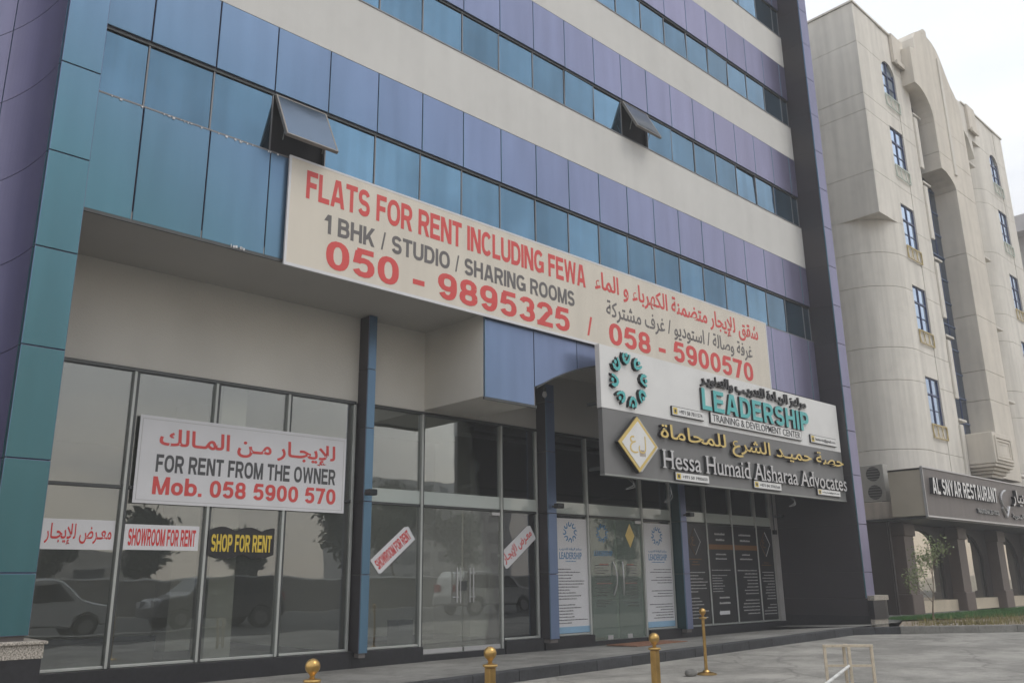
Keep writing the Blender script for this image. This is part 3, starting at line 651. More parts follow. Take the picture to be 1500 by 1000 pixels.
# shop fronts
BAYS = [(3.06, 8.80, [4.80, 6.12, 7.44]), (9.04, 13.50, [10.36, 12.44]), (13.80, 18.23, [15.10, 17.06]), (18.51, 22.98, [19.75, 20.95, 22.15])]
TR = 2.97; GT = 4.76; SILL = .45
door_bays = {(1, 1), (2, 1)}
SFR = mat('pale_shop_frame', (.46, .48, .46), .4, .3, var=.08)
def frame_bar(x0, x1, z0, z1, m_=SFR, d=.10, y=YG-.04): return part('frame_bar', MB().box(x0, x1, y, y+d, z0, z1), m_, B, bev=.006)
for bi, (x0, x1, mu) in enumerate(BAYS):
    ed = [x0]+mu+[x1]
    frame_bar(x0, x1, GT, GT+.06, ALUD)
    for i, xm in enumerate(ed):
        zb = SILL
        if i == 0: frame_bar(xm, xm+.05, zb, GT)
        elif i == len(ed)-1: frame_bar(xm-.05, xm, zb, GT)
        else:
            if (bi, i) in door_bays or (bi, i-1) in door_bays: zb = .30
            frame_bar(xm-.05, xm-.005, zb, GT, SFR, .13, YG-.07); frame_bar(xm-.005, xm+.05, zb, GT, ALUD, .12, YG-.03)
    for i, (a, b) in enumerate(zip(ed, ed[1:])):
        a2, b2 = a+.05, b-.05
        frame_bar(a2, b2, TR, TR+.05, ALUD)
        hz = TR+.05
        if bi in (1, 2, 3):   # pale strip added on the outer face, along the foot of the upper panes
            part('pale_strip', MB().box(a2, b2, YG-.012, YG-.004, hz, hz+.25), STRIPG, B)
        o = part('shop_pane', MB().box(a2, b2, YG, YG+.012, hz, GT), SHOPG, B)
        if (bi, i) in door_bays:
            gm = DUSTG if bi == 1 else DOORG; xm = (a+b)/2
            for s_, (p, q) in enumerate(((a2, xm-.006), (xm+.006, b2))):
                d = part('glass_door', MB().box(p, q, YG-.02, YG-.008, .31, TR-.01), gm, B)
                part('door_shoe', MB().box(p+.02, q-.02, YG-.035, YG+.01, .31, .39) if bi == 1 else MB().box(p+(.25 if s_ else .5), q-(.5 if s_ else .25), YG-.035, YG+.01, .31, .40), SILV, d)
                hx = xm+(.10 if s_ else -.10); hm = MB()
                if bi == 1:
                    hx = xm+(.21 if s_ else -.21)
                    hm.tube((hx, YG-.09, 1.2), (hx, YG-.09, 1.85), .014); hm.tube((hx+(.09 if not s_ else -.09), YG-.09, 1.2), (hx+(.09 if not s_ else -.09), YG-.09, 1.85), .010)
                    for zz in (1.3, 1.75): hm.tube((hx-.05, YG-.02, zz), (hx+.05, YG-.09, zz), .008)
                else:
                    pr_ = None
                    for t_ in range(9):
                        zz = 1.25+.75*t_/8; bow = .07*math.cos((t_-4)/4*math.pi/2); q_ = (hx-(.09-bow if not s_ else bow-.09)*.8, YG-.03-bow, zz)
                        if pr_: hm.tube(pr_, q_, .017)
                        pr_ = q_
                part('door_handle', hm, SILV, d)
            if bi == 1: part('door_lock', MB().box(xm-.07, xm+.07, YG-.05, YG-.008, 1.42, 1.60), ALUD, B)
            part('door_closer', MB().box(b2-.25, b2-.03, YG-.06, YG-.02, TR-.08, TR-.02), SILV, B)
            part('threshold', MB().box(a2-.04, b2+.04, YG-.10, YG+.3, .12, .30), GRANB, B)
            frame_bar(a2, b2, .30, .308, ALU)
            continue
        frame_bar(a2, b2, SILL, SILL+.04)
        if (bi, i) not in ((2, 0), (2, 2), (3, 0), (3, 1), (3, 2), (3, 3)):
            part('shop_pane', MB().box(a2, b2, YG, YG+.012, SILL+.04, TR), SHOPG, B)
        else:
            part('shop_pane', MB().box(a2, b2, YG+.02, YG+.03, SILL+.04, TR), DARKG, B)
    # plinth pieces
    segs = []; cur = x0
    for (b_, i) in door_bays:
        if b_ == bi: segs += [(x0, ed[i]-.0), (ed[i+1], x1)]
    if not segs: segs = [(x0, x1)]
    for a, b in segs: part('plinth', MB().box(a-.25 if a == x0 and bi else a, b, YG-.14, YG+.3, .0, SILL-.004), GRANB, B, bev=.008)
part('plinth', MB().box(22.98, 23.25, YG-.14, YG+.3, 0, SILL-.004), GRANB, B)
# sealant smears along the lower sill and the drip edge
mb = MB()
for i in range(26):
    x = random.choice([random.uniform(3.2, 6.2), random.uniform(4.2, 5.6)]); w = random.uniform(.006, .035); mb.box(x, x+w, YF-.012, YF+.01, 8.19-random.uniform(.0, .025), 8.2)
q = part('sealant_smears', mb, WHITE, B); q['kind'] = 'stuff'
mb = MB()
for i in range(6):
    x = random.uniform(5.3, 5.6); w = random.uniform(.006, .04); mb.box(x, x+w, YF-.022, YF-.01, 6.44-random.uniform(.004, .02), 6.46+random.uniform(0, .02))
q = part('sealant_smears', mb, WHITE, B); q['kind'] = 'stuff'
# lit downlights behind the green doors
em = bpy.data.materials.new('lit_downlight'); em.use_nodes = True; bb_ = em.node_tree.nodes['Principled BSDF']; bb_.inputs['Emission Color'].default_value = (1, .86, .62, 1); bb_.inputs['Emission Strength'].default_value = 14
for x, y in ((14.9, 14.8), (16.3, 14.8), (15.6, 16.6), (17.3, 16.6)):
    part('downlight', MB().tube((x, y, 3.98), (x, y, 4.0), .09, 14), em, B)
part('dropped_ceiling', MB().box(13.8, 18.28, YG+.35, 18.15, 4.0, 4.08), INTW, B)
# interiors
part('interior_floor', MB().box(3.06, 23.25, YG+.3, 24, .2, .30), INTF, B)
part('interior_wall', MB().box(3.06, 23.25, 22.5, 22.7, .3, 6.4), INTW, B)
part('interior_wall', MB().box(3.06, 3.2, YG+.3, 22.5, .3, 6.4), INTW, B)
part('interior_wall', MB().box(9.0, 9.15, YG+.3, 22.5, .3, 6.4), INTW, B)
part('interior_wall', MB().box(13.62, 13.78, YG+.3, 22.5, .3, 6.4), INTW, B)
part('interior_wall', MB().box(18.3, 18.45, YG+.3, 22.5, .3, 6.4), INTW, B)
part('interior_wall', MB().box(9.15, 13.62, 17.2, 17.35, .3, 6.4), INTW, B)
part('interior_wall', MB().box(13.78, 18.3, 18.2, 18.35, .3, 6.4), INTW, B)
part('interior_ceiling', MB().box(3.06, 23.25, YG+.3, 24, 4.95, 5.05), INTW, B)
for x0, x1, y0, y1 in ((3.2, 9.0, 22.45, 22.5), (9.15, 13.62, 17.15, 17.2), (13.78, 18.3, 18.15, 18.2), (8.96, 9.0, YG+.3, 22.45), (13.58, 13.62, YG+.3, 17.15)):
    part('skirting', MB().box(x0, x1, y0, y1, .3, .42), SKIRT, B)
for x, y in ((6.50, 14.1), (6.75, 16.2), (5.0, 19.5), (12.9, 15.0)):
    part('interior_column', MB().box(x, x+.45, y, y+.45, .3, 4.95), INTW, B); part('skirting', MB().box(x-.012, x+.462, y-.012, y+.462, .3, .45), SKIRT, B)
part('cabinet', MB().box(11.0, 11.35, 15.0, 15.4, .3, .85), ALUD, B)

# ------------------------------------------------------------------ SIGNS
def sign(name, label, x0, x1, z0, z1, y, m_, cat='sign', t=.03, group=None):
    o = thing(name, label, cat, ((x0+x1)/2, y, z0), 0, group); w = (x1-x0)/2
    part('board', MB().box(-w, w, 0, t, 0, z1-z0), m_, o); return o
def txt(t, m_, parent, x0, x1, z0, z1, y=None, **k):
    return lettering(t, m_, (parent.location.y if y is None else y), x0, x1, z0, z1, parent, **k)
o = sign('banner', 'long cream banner offering flats for rent in red, stretched along the fascia above the shops', 6.2, 20.42, 6.40, 8.18, YF-.09, BANN, 'banner')
fm = MB(); fm.box(-7.15, 7.15, -.004, .034, -.05, 0); fm.box(-7.15, 7.15, -.004, .034, 1.78, 1.815); fm.box(-7.15, -7.11, -.004, .034, 0, 1.78); fm.box(7.11, 7.15, -.004, .034, 0, 1.78)
part('banner_edge', fm, WHITE, o)
BY = YF-.09
grot('FLATS FOR RENT INCLUDING FEWA', REDB, 6.48, 13.2, 7.56, 8.05, o, BY, gap=.06)
grot('1 BHK / STUDIO / SHARING ROOMS', GREYP, 6.84, 12.83, 7.06, 7.39, o, BY, gap=.07)
grot('050 - 9895325', REDB, 6.90, 12.66, 6.47, 6.97, o, BY)
grot('/', REDB, 13.2, 13.36, 6.52, 6.94, o, BY)
grot('058 - 5900570', REDB, 13.90, 19.60, 6.46, 6.95, o, BY)
txt(arabic('شقق للإيجار متضمنة الكهرباء و الماء'), REDB, o, 13.50, 20.0, 7.48, 8.05, bold=.018, name='printed_text')
txt(arabic('غرفة وصالة / استوديو / غرف مشتركة'), GREYP, o, 13.84, 19.64, 6.98, 7.45, bold=.012, name='printed_text')

o = sign('rental_sign', 'large white for rent from the owner sheet fixed across the left shop window', 4.90, 8.58, 2.77, 4.10, YG-.078, WHITE, t=.005)
txt(arabic('للإيجـار مـن المـالك'), REDB, o, 5.22, 8.36, 3.56, 3.93, bold=.02, name='printed_text')
grot('FOR RENT FROM THE OWNER', DGREY, 5.20, 8.38, 3.25, 3.52, o, o.location.y)
grot('Mob. 058 5900 570', REDB, 5.18, 8.40, 2.91, 3.18, o, o.location.y)
part('hem', MB().box(-1.79, 1.79, -.003, 0, .045, .052).box(-1.79, 1.79, -.003, 0, 1.275, 1.282).box(-1.80, -1.793, -.003, 0, .045, 1.28).box(1.793, 1.80, -.003, 0, .045, 1.28), LGREY, o)
o = sign('window_sticker', 'white strip sticker with red Arabic lettering, left of the showroom sticker', 3.60, 4.72, 2.08, 2.50, YG-.012, WHITE, 'sticker', .004)
txt(arabic('معـرض للإيجـار'), RED, o, 3.78, 4.68, 2.14, 2.44, bold=.014, name='printed_text', depth=.002)
o = sign('window_sticker', 'white strip sticker reading showroom for rent level beside the black and yellow one', 4.86, 6.0, 2.09, 2.46, YG-.012, WHITE, 'sticker', .004)
grot('SHOWROOM FOR RENT', RED, 4.92, 5.95, 2.15, 2.40, o, o.location.y)
# shop for rent: black board with scalloped outline and yellow letters
o = thing('window_sign', 'black wavy edged sign with yellow shop for rent letters', 'sign', (6.71, YG-.05, 2.0))
p = []
for i in range(25):
    a = i/24; p.append((-.57+1.14*a, .04-.07*abs(math.sin(a*math.pi*2))))
for i in range(25):
    a = 1-i/24; p.append((-.57+1.14*a, .40+.07*abs(math.sin(a*math.pi*2.5))))
part('board', MB().prism_y(p, 0, .02), BLK, o)
grot('SHOP FOR RENT', YEL, 6.19, 7.23, 2.08, 2.35, o, o.location.y, name='raised_text', depth=.012)
def diag(name, label, px, pz, L_, H_, ang, text_, arab, **k):
    o = thing(name, label, 'sticker', (px, YG-.012, pz)); o.rotation_euler = (0, -ang, 0)
    part('board', MB().prism_y([(-L_/2, -H_/2+.03), (-L_/2+.05, -H_/2), (L_/2, -H_/2), (L_/2+.02, H_/2-.05), (L_/2-.06, H_/2), (-L_/2, H_/2)], 0, .004), WHITE, o)
    if not arab: grot(text_, RED, -L_/2+.05, L_/2-.05, -H_/2+.07, H_/2-.07, o, 0, local=True)
    for q in [] if not arab else lettering(text_, RED, 0, -L_/2+.05, L_/2-.05, -H_/2+.06, H_/2-.06, None, bold=.02, name='printed_text', depth=.002): q.parent = o
diag('window_sticker', 'showroom for rent sticker stuck slanting on the glass left of the dusty doors', 9.72, 2.17, 1.02, .33, math.atan2(.67, .82), 'SHOWROOM FOR RENT', 0)
diag('window_sticker', 'slanting sticker in red Arabic on the glass right of the dusty doors', 12.90, 2.28, 1.08, .36, math.atan2(.67, .90), arabic('معـرض للإيجـار'), 1)

# --- the big double sign
SY = 11.2
o = thing('training_centre_sign', 'white upper signboard with a ring of teal figures and raised teal letters above the door', 'sign', (18.1, SY, 4.92))
part('board', MB().box(-5.02, 5.02, 0, .12, 0, 1.31), SIGNW, o)
part('support_frame', MB().box(-4.9, 4.9, .12, .18, .1, .16).box(-4.9, 4.9, .12, .18, 1.1, 1.16).box(-4.9, -4.84, .18, .5, .1, .16).box(4.84, 4.9, .18, .5, .1, .16).box(0, .06, .18, .5, 1.1, 1.16), ALUD, o)
for a in range(8):
    an = math.pi/2-a*math.pi/4+.15; cx_, cz_ = 13.93+.47*math.cos(an), 5.58+.45*math.sin(an)
    # figure: head outward, hooked two-arm body (smooth ribbon) pointing to the centre
    body = []
    outer = [(-.10, .16), (-.16, .06), (-.14, -.05), (-.05, -.13), (.04, -.12), (.13, -.02), (.17, .10), (.12, .11), (.08, .02), (.01, -.045), (-.05, -.035), (-.075, .02), (-.06, .12)]
    mb = MB(); ca, sa = math.cos(an-math.pi/2), math.sin(an-math.pi/2)
    ps = [((x*.86)*ca-(z*.86)*sa, (x*.86)*sa+(z*.86)*ca) for x, z in outer]
    mb.prism_y(ps[::1], -.07, -.012); 
    hp = [(  .015+.045*math.cos(k*math.pi/5), .085+.045*math.sin(k*math.pi/5)) for k in range(10)]
    mb.prism_y([(x*ca-z*sa, x*sa+z*ca) for x, z in hp], -.07, -.012)
    back = MB(); s9 = 1.16
    back.prism_y([(x*s9, z*s9) for x, z in ps], -.012, 0)
    fo = mb.obj('ring_figure', [TEAL, BLK], o); fo.location = (cx_-18.1, 0, cz_-4.92)
    for f_ in fo.data.polygons:
        if abs(f_.normal.y) < .5: f_.material_index = 1
    bo = back.obj('figure_backing', BLK, fo)
grot('LEADERSHIP', TEAL, 16.52, 21.38, 5.30, 5.80, o, SY, name='raised_letter', depth=.06, side=BLK, split=True, gap=.13)
txt(arabic('مركز الريـادة للتدريـب والتطويـر'), BLK, o, 16.54, 21.34, 5.84, 6.16, bold=.03, name='raised_word', depth=.05, side=BLK, split=True)
part('strap_plate', MB().box(16.84-18.1, 20.92-18.1, -.05, 0, .11, .34), SIGNW, o)
part('strap_edge', MB().box(16.82-18.1, 20.94-18.1, -.045, -.004, .095, .355), BLK, o)
txt('TRAINING & DEVELOPMENT CENTER', DGREY, o, 16.90, 20.86, 5.065, 5.235, y=SY-.051, bold=.004, name='printed_text', depth=.004)
def plate(o, x0, x1, z0, z1, t_):
    p_ = part('contact_plate', MB().box(x0, x1, SY-.05, SY-.001, z0, z1), SIGNW, o); p_.location = -Vector(o.location)
    b_ = part('plate_rim', MB().box(x0-.014, x1+.014, SY-.042, SY-.002, z0-.014, z1+.014), BLK, o); b_.location = -Vector(o.location)
    i_ = part('plate_icon', MB().box(x0+.03, x0+.17, SY-.054, SY-.05, z0+.02, z1-.02), YEL, o); i_.location = -Vector(o.location)
    j_ = part('icon_mark', MB().tube((x0+.1, SY-.054, (z0+z1)/2), (x0+.1, SY-.057, (z0+z1)/2), .04, 10), DGREY, o); j_.location = -Vector(o.location)
    txt(t_, DGREY, o, x0+.24, x1-.06, z0+.045, z1-.05, y=SY-.051, bold=.004, name='printed_text', depth=.003)
plate(o, 15.38, 16.55, 5.04, 5.22, '+971 58 7811574'); plate(o, 21.42, 22.80, 5.04, 5.23, 'leadertdc@gmail.com')
o = thing('law_office_sign', 'grey lower signboard with gold Arabic, silver Roman letters and a white and gold diamond', 'sign', (18.1, SY, 3.60))
part('board', MB().box(-5.0, 5.03, .004, .12, 0, 1.315), SIGNG, o)
part('lower_trim', MB().box(-5.0, 5.03, -.006, .13, -.03, 0), ALU, o)
part('support_frame', MB().box(-4.9, 4.9, .12, .18, .1, .16).box(-4.9, -4.84, .18, .5, .1, .16).box(4.84, 4.9, .18, .5, .1, .16).box(0, .06, .18, .5, .1, .16), ALUD, o)
dc = (14.03-18.1, 4.24-3.60)
def dia(w, h, y0, y1, name, m_, dx=0, dz=0): return part(name, MB().prism_y([(dc[0]-w+dx, dc[1]+dz), (dc[0]+dx, dc[1]-h+dz), (dc[0]+w+dx, dc[1]+dz), (dc[0]+dx, dc[1]+h+dz)], y0, y1), m_, o)
dia(.60, .55, -.09, 0, 'diamond_rear_plate', SILV, .12, -.0)  # second diamond, silver with a white face, set behind the gold one
dia(.555, .50, -.10, -.09, 'diamond_rear_face', SIGNW, .12, -.0)
dia(.64, .585, -.13, -.05, 'diamond_body', BLK, -.02); dia(.63, .57, -.15, -.13, 'diamond_rim', GOLD, -.02); dia(.53, .475, -.158, -.15, 'diamond_face', SIGNW, -.02)
txt('ع', GOLD, o, 13.72, 13.98, 4.05, 4.40, y=SY-.159, name='emblem_script', depth=.004, bold=0)
txt(arabic('ل'), GOLD, o, 14.0, 14.24, 4.06, 4.42, y=SY-.159, name='emblem_script', depth=.004, bold=-.004)
mb = MB()
for i in range(5): mb.box(14.03-18.1+i*.04, 14.045-18.1+i*.04, -.162, -.158, 4.0-3.6, 4.13-3.6)
part('emblem_columns', mb, ORNG, o)
txt(arabic('حصة حميـد الشرع للمحاماة'), GOLD, o, 14.86, 23.03, 4.32, 4.80, bold=.012, split=True, name='raised_word', depth=.085, side=DARKP)
txt('Hessa Humaid Alsharaa Advocates', SILV, o, 14.90, 23.10, 3.84, 4.24, bold=.006, split=True, serif=True, name='raised_letter', depth=.07, side=ALUD)
plate(o, 15.36, 16.58, 3.63, 3.79, '+971 50 1900650'); plate(o, 18.45, 19.67, 3.66, 3.82, '+971 04 3705566'); plate(o, 21.5, 22.72, 3.68, 3.82, 'e-haq.law@gmail.com')
for x0, ln in ((14.0, .22), (15.25, .42), (20.4, .25)):
    pr_ = None; mb = MB()
    for t_ in range(13):
        q_ = (x0-18.1+.10*math.sin(t_*.7), .1+.05*math.cos(t_), -.03-ln*abs(math.sin(t_*math.pi/12)))
        if pr_: mb.tube(pr_, q_, .0035, 5)
        pr_ = q_
    part('loose_cable', mb, LGREY, o)


# --- posters on the shop glass
def rows(o, x0, x1, z0, z1, n, m_, align='l', y=-.003, gapw=.35):
    mb = MB(); h = (z1-z0)/n
    for i in range(n):
        if random.random() < .14: continue
        z = z1-h*(i+.7); w = (x1-x0)*random.uniform(.45, 1); a = x0 if align == 'l' else (x1-w if align == 'r' else (x0+x1-w)/2); x = a
        while x < a+w-.01:
            l_ = random.uniform(.02, .075); mb.box(x, min(x+l_, a+w), y, 0, z, z+h*.34*random.uniform(.7, 1)); x += l_+.012
    q = part('printed_lines', mb, m_, o); q['kind'] = 'stuff'
def ring(o, cx_, cz_, r, m_, y=-.003):
    mb = MB()
    for a in range(8):
        an = a*math.pi/4; ca, sa = math.cos(an-math.pi/2), math.sin(an-math.pi/2); k = r/.44
        outer = [(-.10, .16), (-.16, .06), (-.14, -.05), (-.05, -.13), (.04, -.12), (.13, -.02), (.17, .10), (.12, .11), (.08, .02), (.01, -.045), (-.05, -.035), (-.075, .02), (-.06, .12)]
        X_, Z_ = cx_+r*math.cos(an), cz_+r*math.sin(an)
        mb.prism_y([(X_+k*(x*ca-z*sa), Z_+k*(x*sa+z*ca)) for x, z in outer], y, 0)
    part('ring_emblem', mb, m_, o)
for xc, lab, al in ((14.50, 'white poster with blue ring of figures left of the green glass doors', 'l'), (17.62, 'white poster with blue ring of figures right of the green glass doors', 'r')):
    w = .57 if al == 'l' else .55
    o = thing('poster', lab, 'poster', (xc, YG-.02, .50), group='training centre window posters')
    part('sheet', MB().box(-w, w, 0, .012, 0, 2.42), WHITE, o)
    ring(o, 0, 2.12, .17, BLUEP)
    part('blue_footer', MB().box(-w, w, -.002, 0, 0, .13), mat('pale_blue_print', (.25, .42, .58), .5), o)
    txt(arabic('مركز الريادة للتدريب'), BLUEP, o, xc-.36, xc+.36, .50+1.72, .50+1.79, name='printed_text', depth=.002, bold=.01)
    txt('LEADERSHIP', BLUEP, o, xc-.36, xc+.36, .50+1.54, .50+1.69, name='printed_text', depth=.002, bold=.01)
    rows(o, -.34, .34, 1.47, 1.53, 1, BLUEP, 'c'); rows(o, -w+.05, w-.05, .18, 1.36, 19, LGREY if 0 else DGREY, al)
bx = [18.56, 19.70, 20.90, 22.10, 22.93]
BL = ['black law office poster with an outlined diamond and left aligned lines, beside the violet post', 'black law office poster with an orange band and a white arrow at its foot', 'black law office poster with an orange band and right aligned Arabic lines', 'rightmost black law office poster with a faint diamond beside the pale pilaster']
for i in range(4):
    x0, x1 = bx[i], bx[i+1]; xc = (x0+x1)/2; w = (x1-x0)/2-.008
    o = thing('poster', BL[i], 'poster', (xc, YG-.055, .50), group='black law office window posters')
    part('sheet', MB().box(-w, w, 0, .012, 0, 2.46), PBLK, o)
    if i in (0, 3):
        def ln(a, b, m_, r): part('diamond_outline', MB().tube((a[0], -.004, a[1]), (b[0], -.004, b[1]), r, 4), m_, o)
        c = (0, 2.02); a_, b_ = .24, .33
        ln((c[0]-a_, c[1]), (c[0], c[1]+b_), ORNG, .008); ln((c[0]-a_, c[1]), (c[0], c[1]-b_), ORNG, .008)
        ln((c[0]+.02, c[1]+b_), (c[0]+a_+.02, c[1]), SILV, .014); ln((c[0]+a_+.02, c[1]), (c[0]+.02, c[1]-b_), SILV, .014)
        txt('ع', ORNG, o, xc-.12, xc+.04, .5+1.92, .5+2.14, name='emblem_script', depth=.003, bold=0)
        rows(o, -.28, .28, 1.42, 1.62, 3, ORNG, 'c')
        rows(o, -w+.05, w-.06, .12, 1.30, 15, LGREY, 'l' if i == 0 else 'r')
    else:
        rows(o, -.3, .3, 2.02, 2.32, 2, LGREY, 'c', y=-.004)
        part('orange_band', MB().box(-w, w, -.002, 0, 1.84, 1.97), ORNG, o)
        rows(o, -.38, .38, 1.55, 1.78, 2, GREYP if 0 else LGREY, 'c')
        rows(o, -w+.12, w-.1, .75 if i == 1 else .15, 1.35, 9 if i == 1 else 14, LGREY, 'l' if i == 1 else 'r')
        if i == 1:
            rows(o, -.3, .35, .42, .70, 2, LGREY, 'c', y=-.004)
            part('arrow', MB().prism_y([(-.26, .24), (-.20, .18), (-.20, .20), (.22, .20), (.22, .29), (-.20, .29), (-.20, .31)], -.003, 0), WHITE, o)
FRED = pale('faint_red_print', (.45, .20, .17))
# door stickers on the green doors
o = thing('door_sticker', 'blue ring emblem and lettering stuck on the left green glass door', 'sticker', (15.58, YG-.022, .5)); ring(o, 0, 2.13, .16, BLUEP)
txt('LEADERSHIP', BLUEP, o, 15.28, 15.92, .5+1.62, .5+1.74, name='printed_text', depth=.002, bold=.01); rows(o, -.3, .34, .5, 1.45, 16, BLUEP if 0 else GREYP, 'l'); rows(o, -.25, .3, 1.40, 1.48, 1, FRED, 'c'); rows(o, -.25, .3, 1.0, 1.04, 1, FRED, 'c')
o = thing('door_sticker', 'gold diamond emblem stuck on the right green glass door', 'sticker', (16.58, YG-.022, .5))
part('gold_diamond', MB().prism_y([(-.17, 2.1), (0, 1.82), (.17, 2.1), (0, 2.38)], -.003, 0), GOLD, o); rows(o, -.36, .22, .5, 1.45, 16, GREYP, 'r'); rows(o, -.25, .2, 1.40, 1.48, 1, FRED, 'c'); rows(o, -.25, .2, 1.0, 1.04, 1, FRED, 'c')
# door mat and round floor fan behind the door
o = MB().box(-1.0, .75, -.42, .42, 0, .02).obj('door_mat', RUST); o.location = (16.0, 12.55, .245); o.rotation_euler = (-.012, -.005, 0); tag(o, 'rust coloured door mat on the pavement before the green glass doors', 'mat')

# lamps / cameras on the posts
for x, y, z, lab in ((8.86, YG-.34, 3.12, 'on the blue post left of the dusty doors'), (13.66, YG-.34, 3.12, 'on the dark post between the two glass entrances'), (18.38, YG-.34, 3.14, 'on the teal and violet post beside the black posters'), (23.1, YG-.12, 3.3, 'on the pale pilaster beside the dark pier side')):
    o = thing('wall_spotlight', 'small black spotlight '+lab, 'spotlight', (x, y, z), group='black spotlights on the shop posts')
    part('bracket', MB().box(-.02, .02, -.12, .02, -.02, .02), ALUD, o)
    part('lamp_head', MB().box(-.09, .09, -.24, -.09, -.05, .055), BLK, o, bev=.012); part('lens', MB().box(-.075, .075, -.246, -.24, -.035, .04), DARKG, o)
o = thing('bare_bulb_lamp', 'small white bulb lamp hanging under the arch beside the dark post', 'lamp', (13.30, YG-.5, 5.62))
part('cable', MB().tube((0, 0, .02), (0, 0, .25), .008), BLK, o); part('socket', MB().tube((0, 0, -.06), (0, 0, .03), .03, 10), ALUD, o)
part('bulb', MB().lathe([(.01, -.2), (.045, -.17), (.055, -.13), (.04, -.08), (.025, -.055)], 12), WHITE, o, smooth=True); part('arm', MB().tube((0, 0, .23), (.3, .1, .27), .012), ALUD, o)
o = thing('conduit_run', 'thin grey conduit running down the pale pilaster from under the signs', 'pipe', (22.95, YG-.14, .6))
part('pipe', MB().tube((0, 0, 2.3), (0, 0, 4.4), .018).tube((0, 0, 4.4), (-2.4, 0, 4.1), .014).tube((-2.4, 0, 4.1), (-2.4, 0, 3.7), .014), ALUD, o); part('junction_box', MB().box(-.06, .06, -.05, .03, 2.2, 2.32), BLK, o)

# ------------------------------------------------------------------ STANCHIONS
def stanchion(x, y, lab, square=True):
    z = zr(x); o = thing('brass_stanchion', lab, 'post', (x, y, z), 0, 'brass stanchions along the pavement')
    part('post', MB().box(-.036, .036, -.036, .036, .03, .86) if square else MB().tube((0, 0, .03), (0, 0, .86), .026, 12), BRASS, o, bev=.006 if square else 0)
    part('collar', MB().lathe([(.03, .855), (.062, .865), (.066, .875), (.062, .885), (.03, .892)], 18), BRASS, o)
    part('finial', MB().lathe([(.022, .888), (.018, .905), (.024, .92)]+[(.056*math.sin(a*math.pi/12), .975-.056*math.cos(a*math.pi/12)) for a in range(3, 12)]+[(.004, 1.031)], 22), BRASS, o, smooth=True)
    part('base_plate', MB().lathe([(.17, 0), (.17, .012), (.13, .03), (.06, .045), (.04, .07)], 24), BRASS, o)
    return o
stanchion(3.61, 5.98, 'leftmost brass post with a ball top, low in front of the left shop window')
stanchion(5.27, 5.87, 'brass post with a ball top in front of the dusty glass doors')
stanchion(7.56, 5.89, 'brass post with a ball top in front of the green glass doors')
stanchion(12.62, 8.80, 'slim brass post on a round base, standing farthest right near the kerb', False)
mb = MB()
for i in range(1): mb.lathe([(.09, 0), (.12, .05), (.10, .11), (.03, .14)], 9)
o = mb.obj('stone', KERBG, bev=.012); o.location = (12.28, 8.86, zr(12.3)); o.scale = (1.1, .8, .8); tag(o, 'grey lump of concrete lying beside the slim brass post', 'stone')

# ------------------------------------------------------------------ BARRIER + ROPE
bx_, by_ = 10.45, 5.25
o = thing('metal_barrier', 'small cream painted metal frame on legs standing in the road', 'barrier', (bx_, by_, zr(bx_)), R(-50))
H_ = .745
BAR = o
for x, y in ((-.27, 0), (.27, 0), (-.02, .12), (.0, -.04)):
    part('leg', MB().box(x-.016, x+.016, y-.016, y+.016, 0, H_-.03), CREAMP, o, bev=.003)
part('top_rail', MB().box(-.29, .29, -.02, .02, H_-.03, H_).box(-.02, .02, .02, .14, H_-.03, H_), CREAMP, o, bev=.003)
part('mid_rail', MB().box(-.254, .254, -.012, .012, .495, .52), CREAMP, o); part('low_rail', MB().box(-.254, .254, -.012, .012, .12, .15), CREAMP, o)
mb = MB(); a = Vector((bx_, by_, zr(bx_)+.51)); b = Vector((5.05, 3.64, .50)); pr_ = None
for i in range(17):
    t_ = i/16; q_ = a.lerp(b, t_)+Vector((0, 0, -.07*math.sin(math.pi*t_)))
    if pr_: mb.tube(pr_, q_, .017, 8)
    pr_ = q_
o = mb.obj('white_rope', ROPE, smooth=True); tag(o, 'white rope tied to the cream metal frame and running down to the left', 'rope')
o2 = copy_tree(BAR); o2.location = (5.0, 3.6, 0); tag(o2, 'second cream painted metal frame holding the near end of the white rope', 'barrier')

# ------------------------------------------------------------------ BEIGE BUILDING
Q = thing('beige_apartment_block', 'tall beige precast apartment block with arched recesses and a curved gable', 'building', (0, 0, 0))
YB = 12.0
JB = [3.99, 5.85, 8.3, 9.5, 11.8, 13.1, 14.45, 16.1, 18.6, 19.3, 21.55, 23.25]
WINZ = [(6.85, 8.6, 0), (10.35, 12.1, 0), (13.65, 15.4, 0), (17.0, 18.7, 0), (20.1, 21.75, 1)]
def roundcorner(x0, x1, r, left=True, n=14, y0=YB, y1=YB+.35):
    if left: return [(x0, 24), (x0, y0+r)]+[(x0+r-r*math.cos(math.pi/2*i/n), y0+r-r*math.sin(math.pi/2*i/n)) for i in range(1, n+1)]+[(x1, y0), (x1, y1), (x0+r, y1), (x0+r, 24)]
    return [(x0, 14), (x0, y0+r)]+[(x0+r-r*math.cos(math.pi/2*i/n), y0+r-r*math.sin(math.pi/2*i/n)) for i in range(1, n+1)]+[(x1, y0), (x1, y1), (x0+r, y1), (x0+r, 14)]
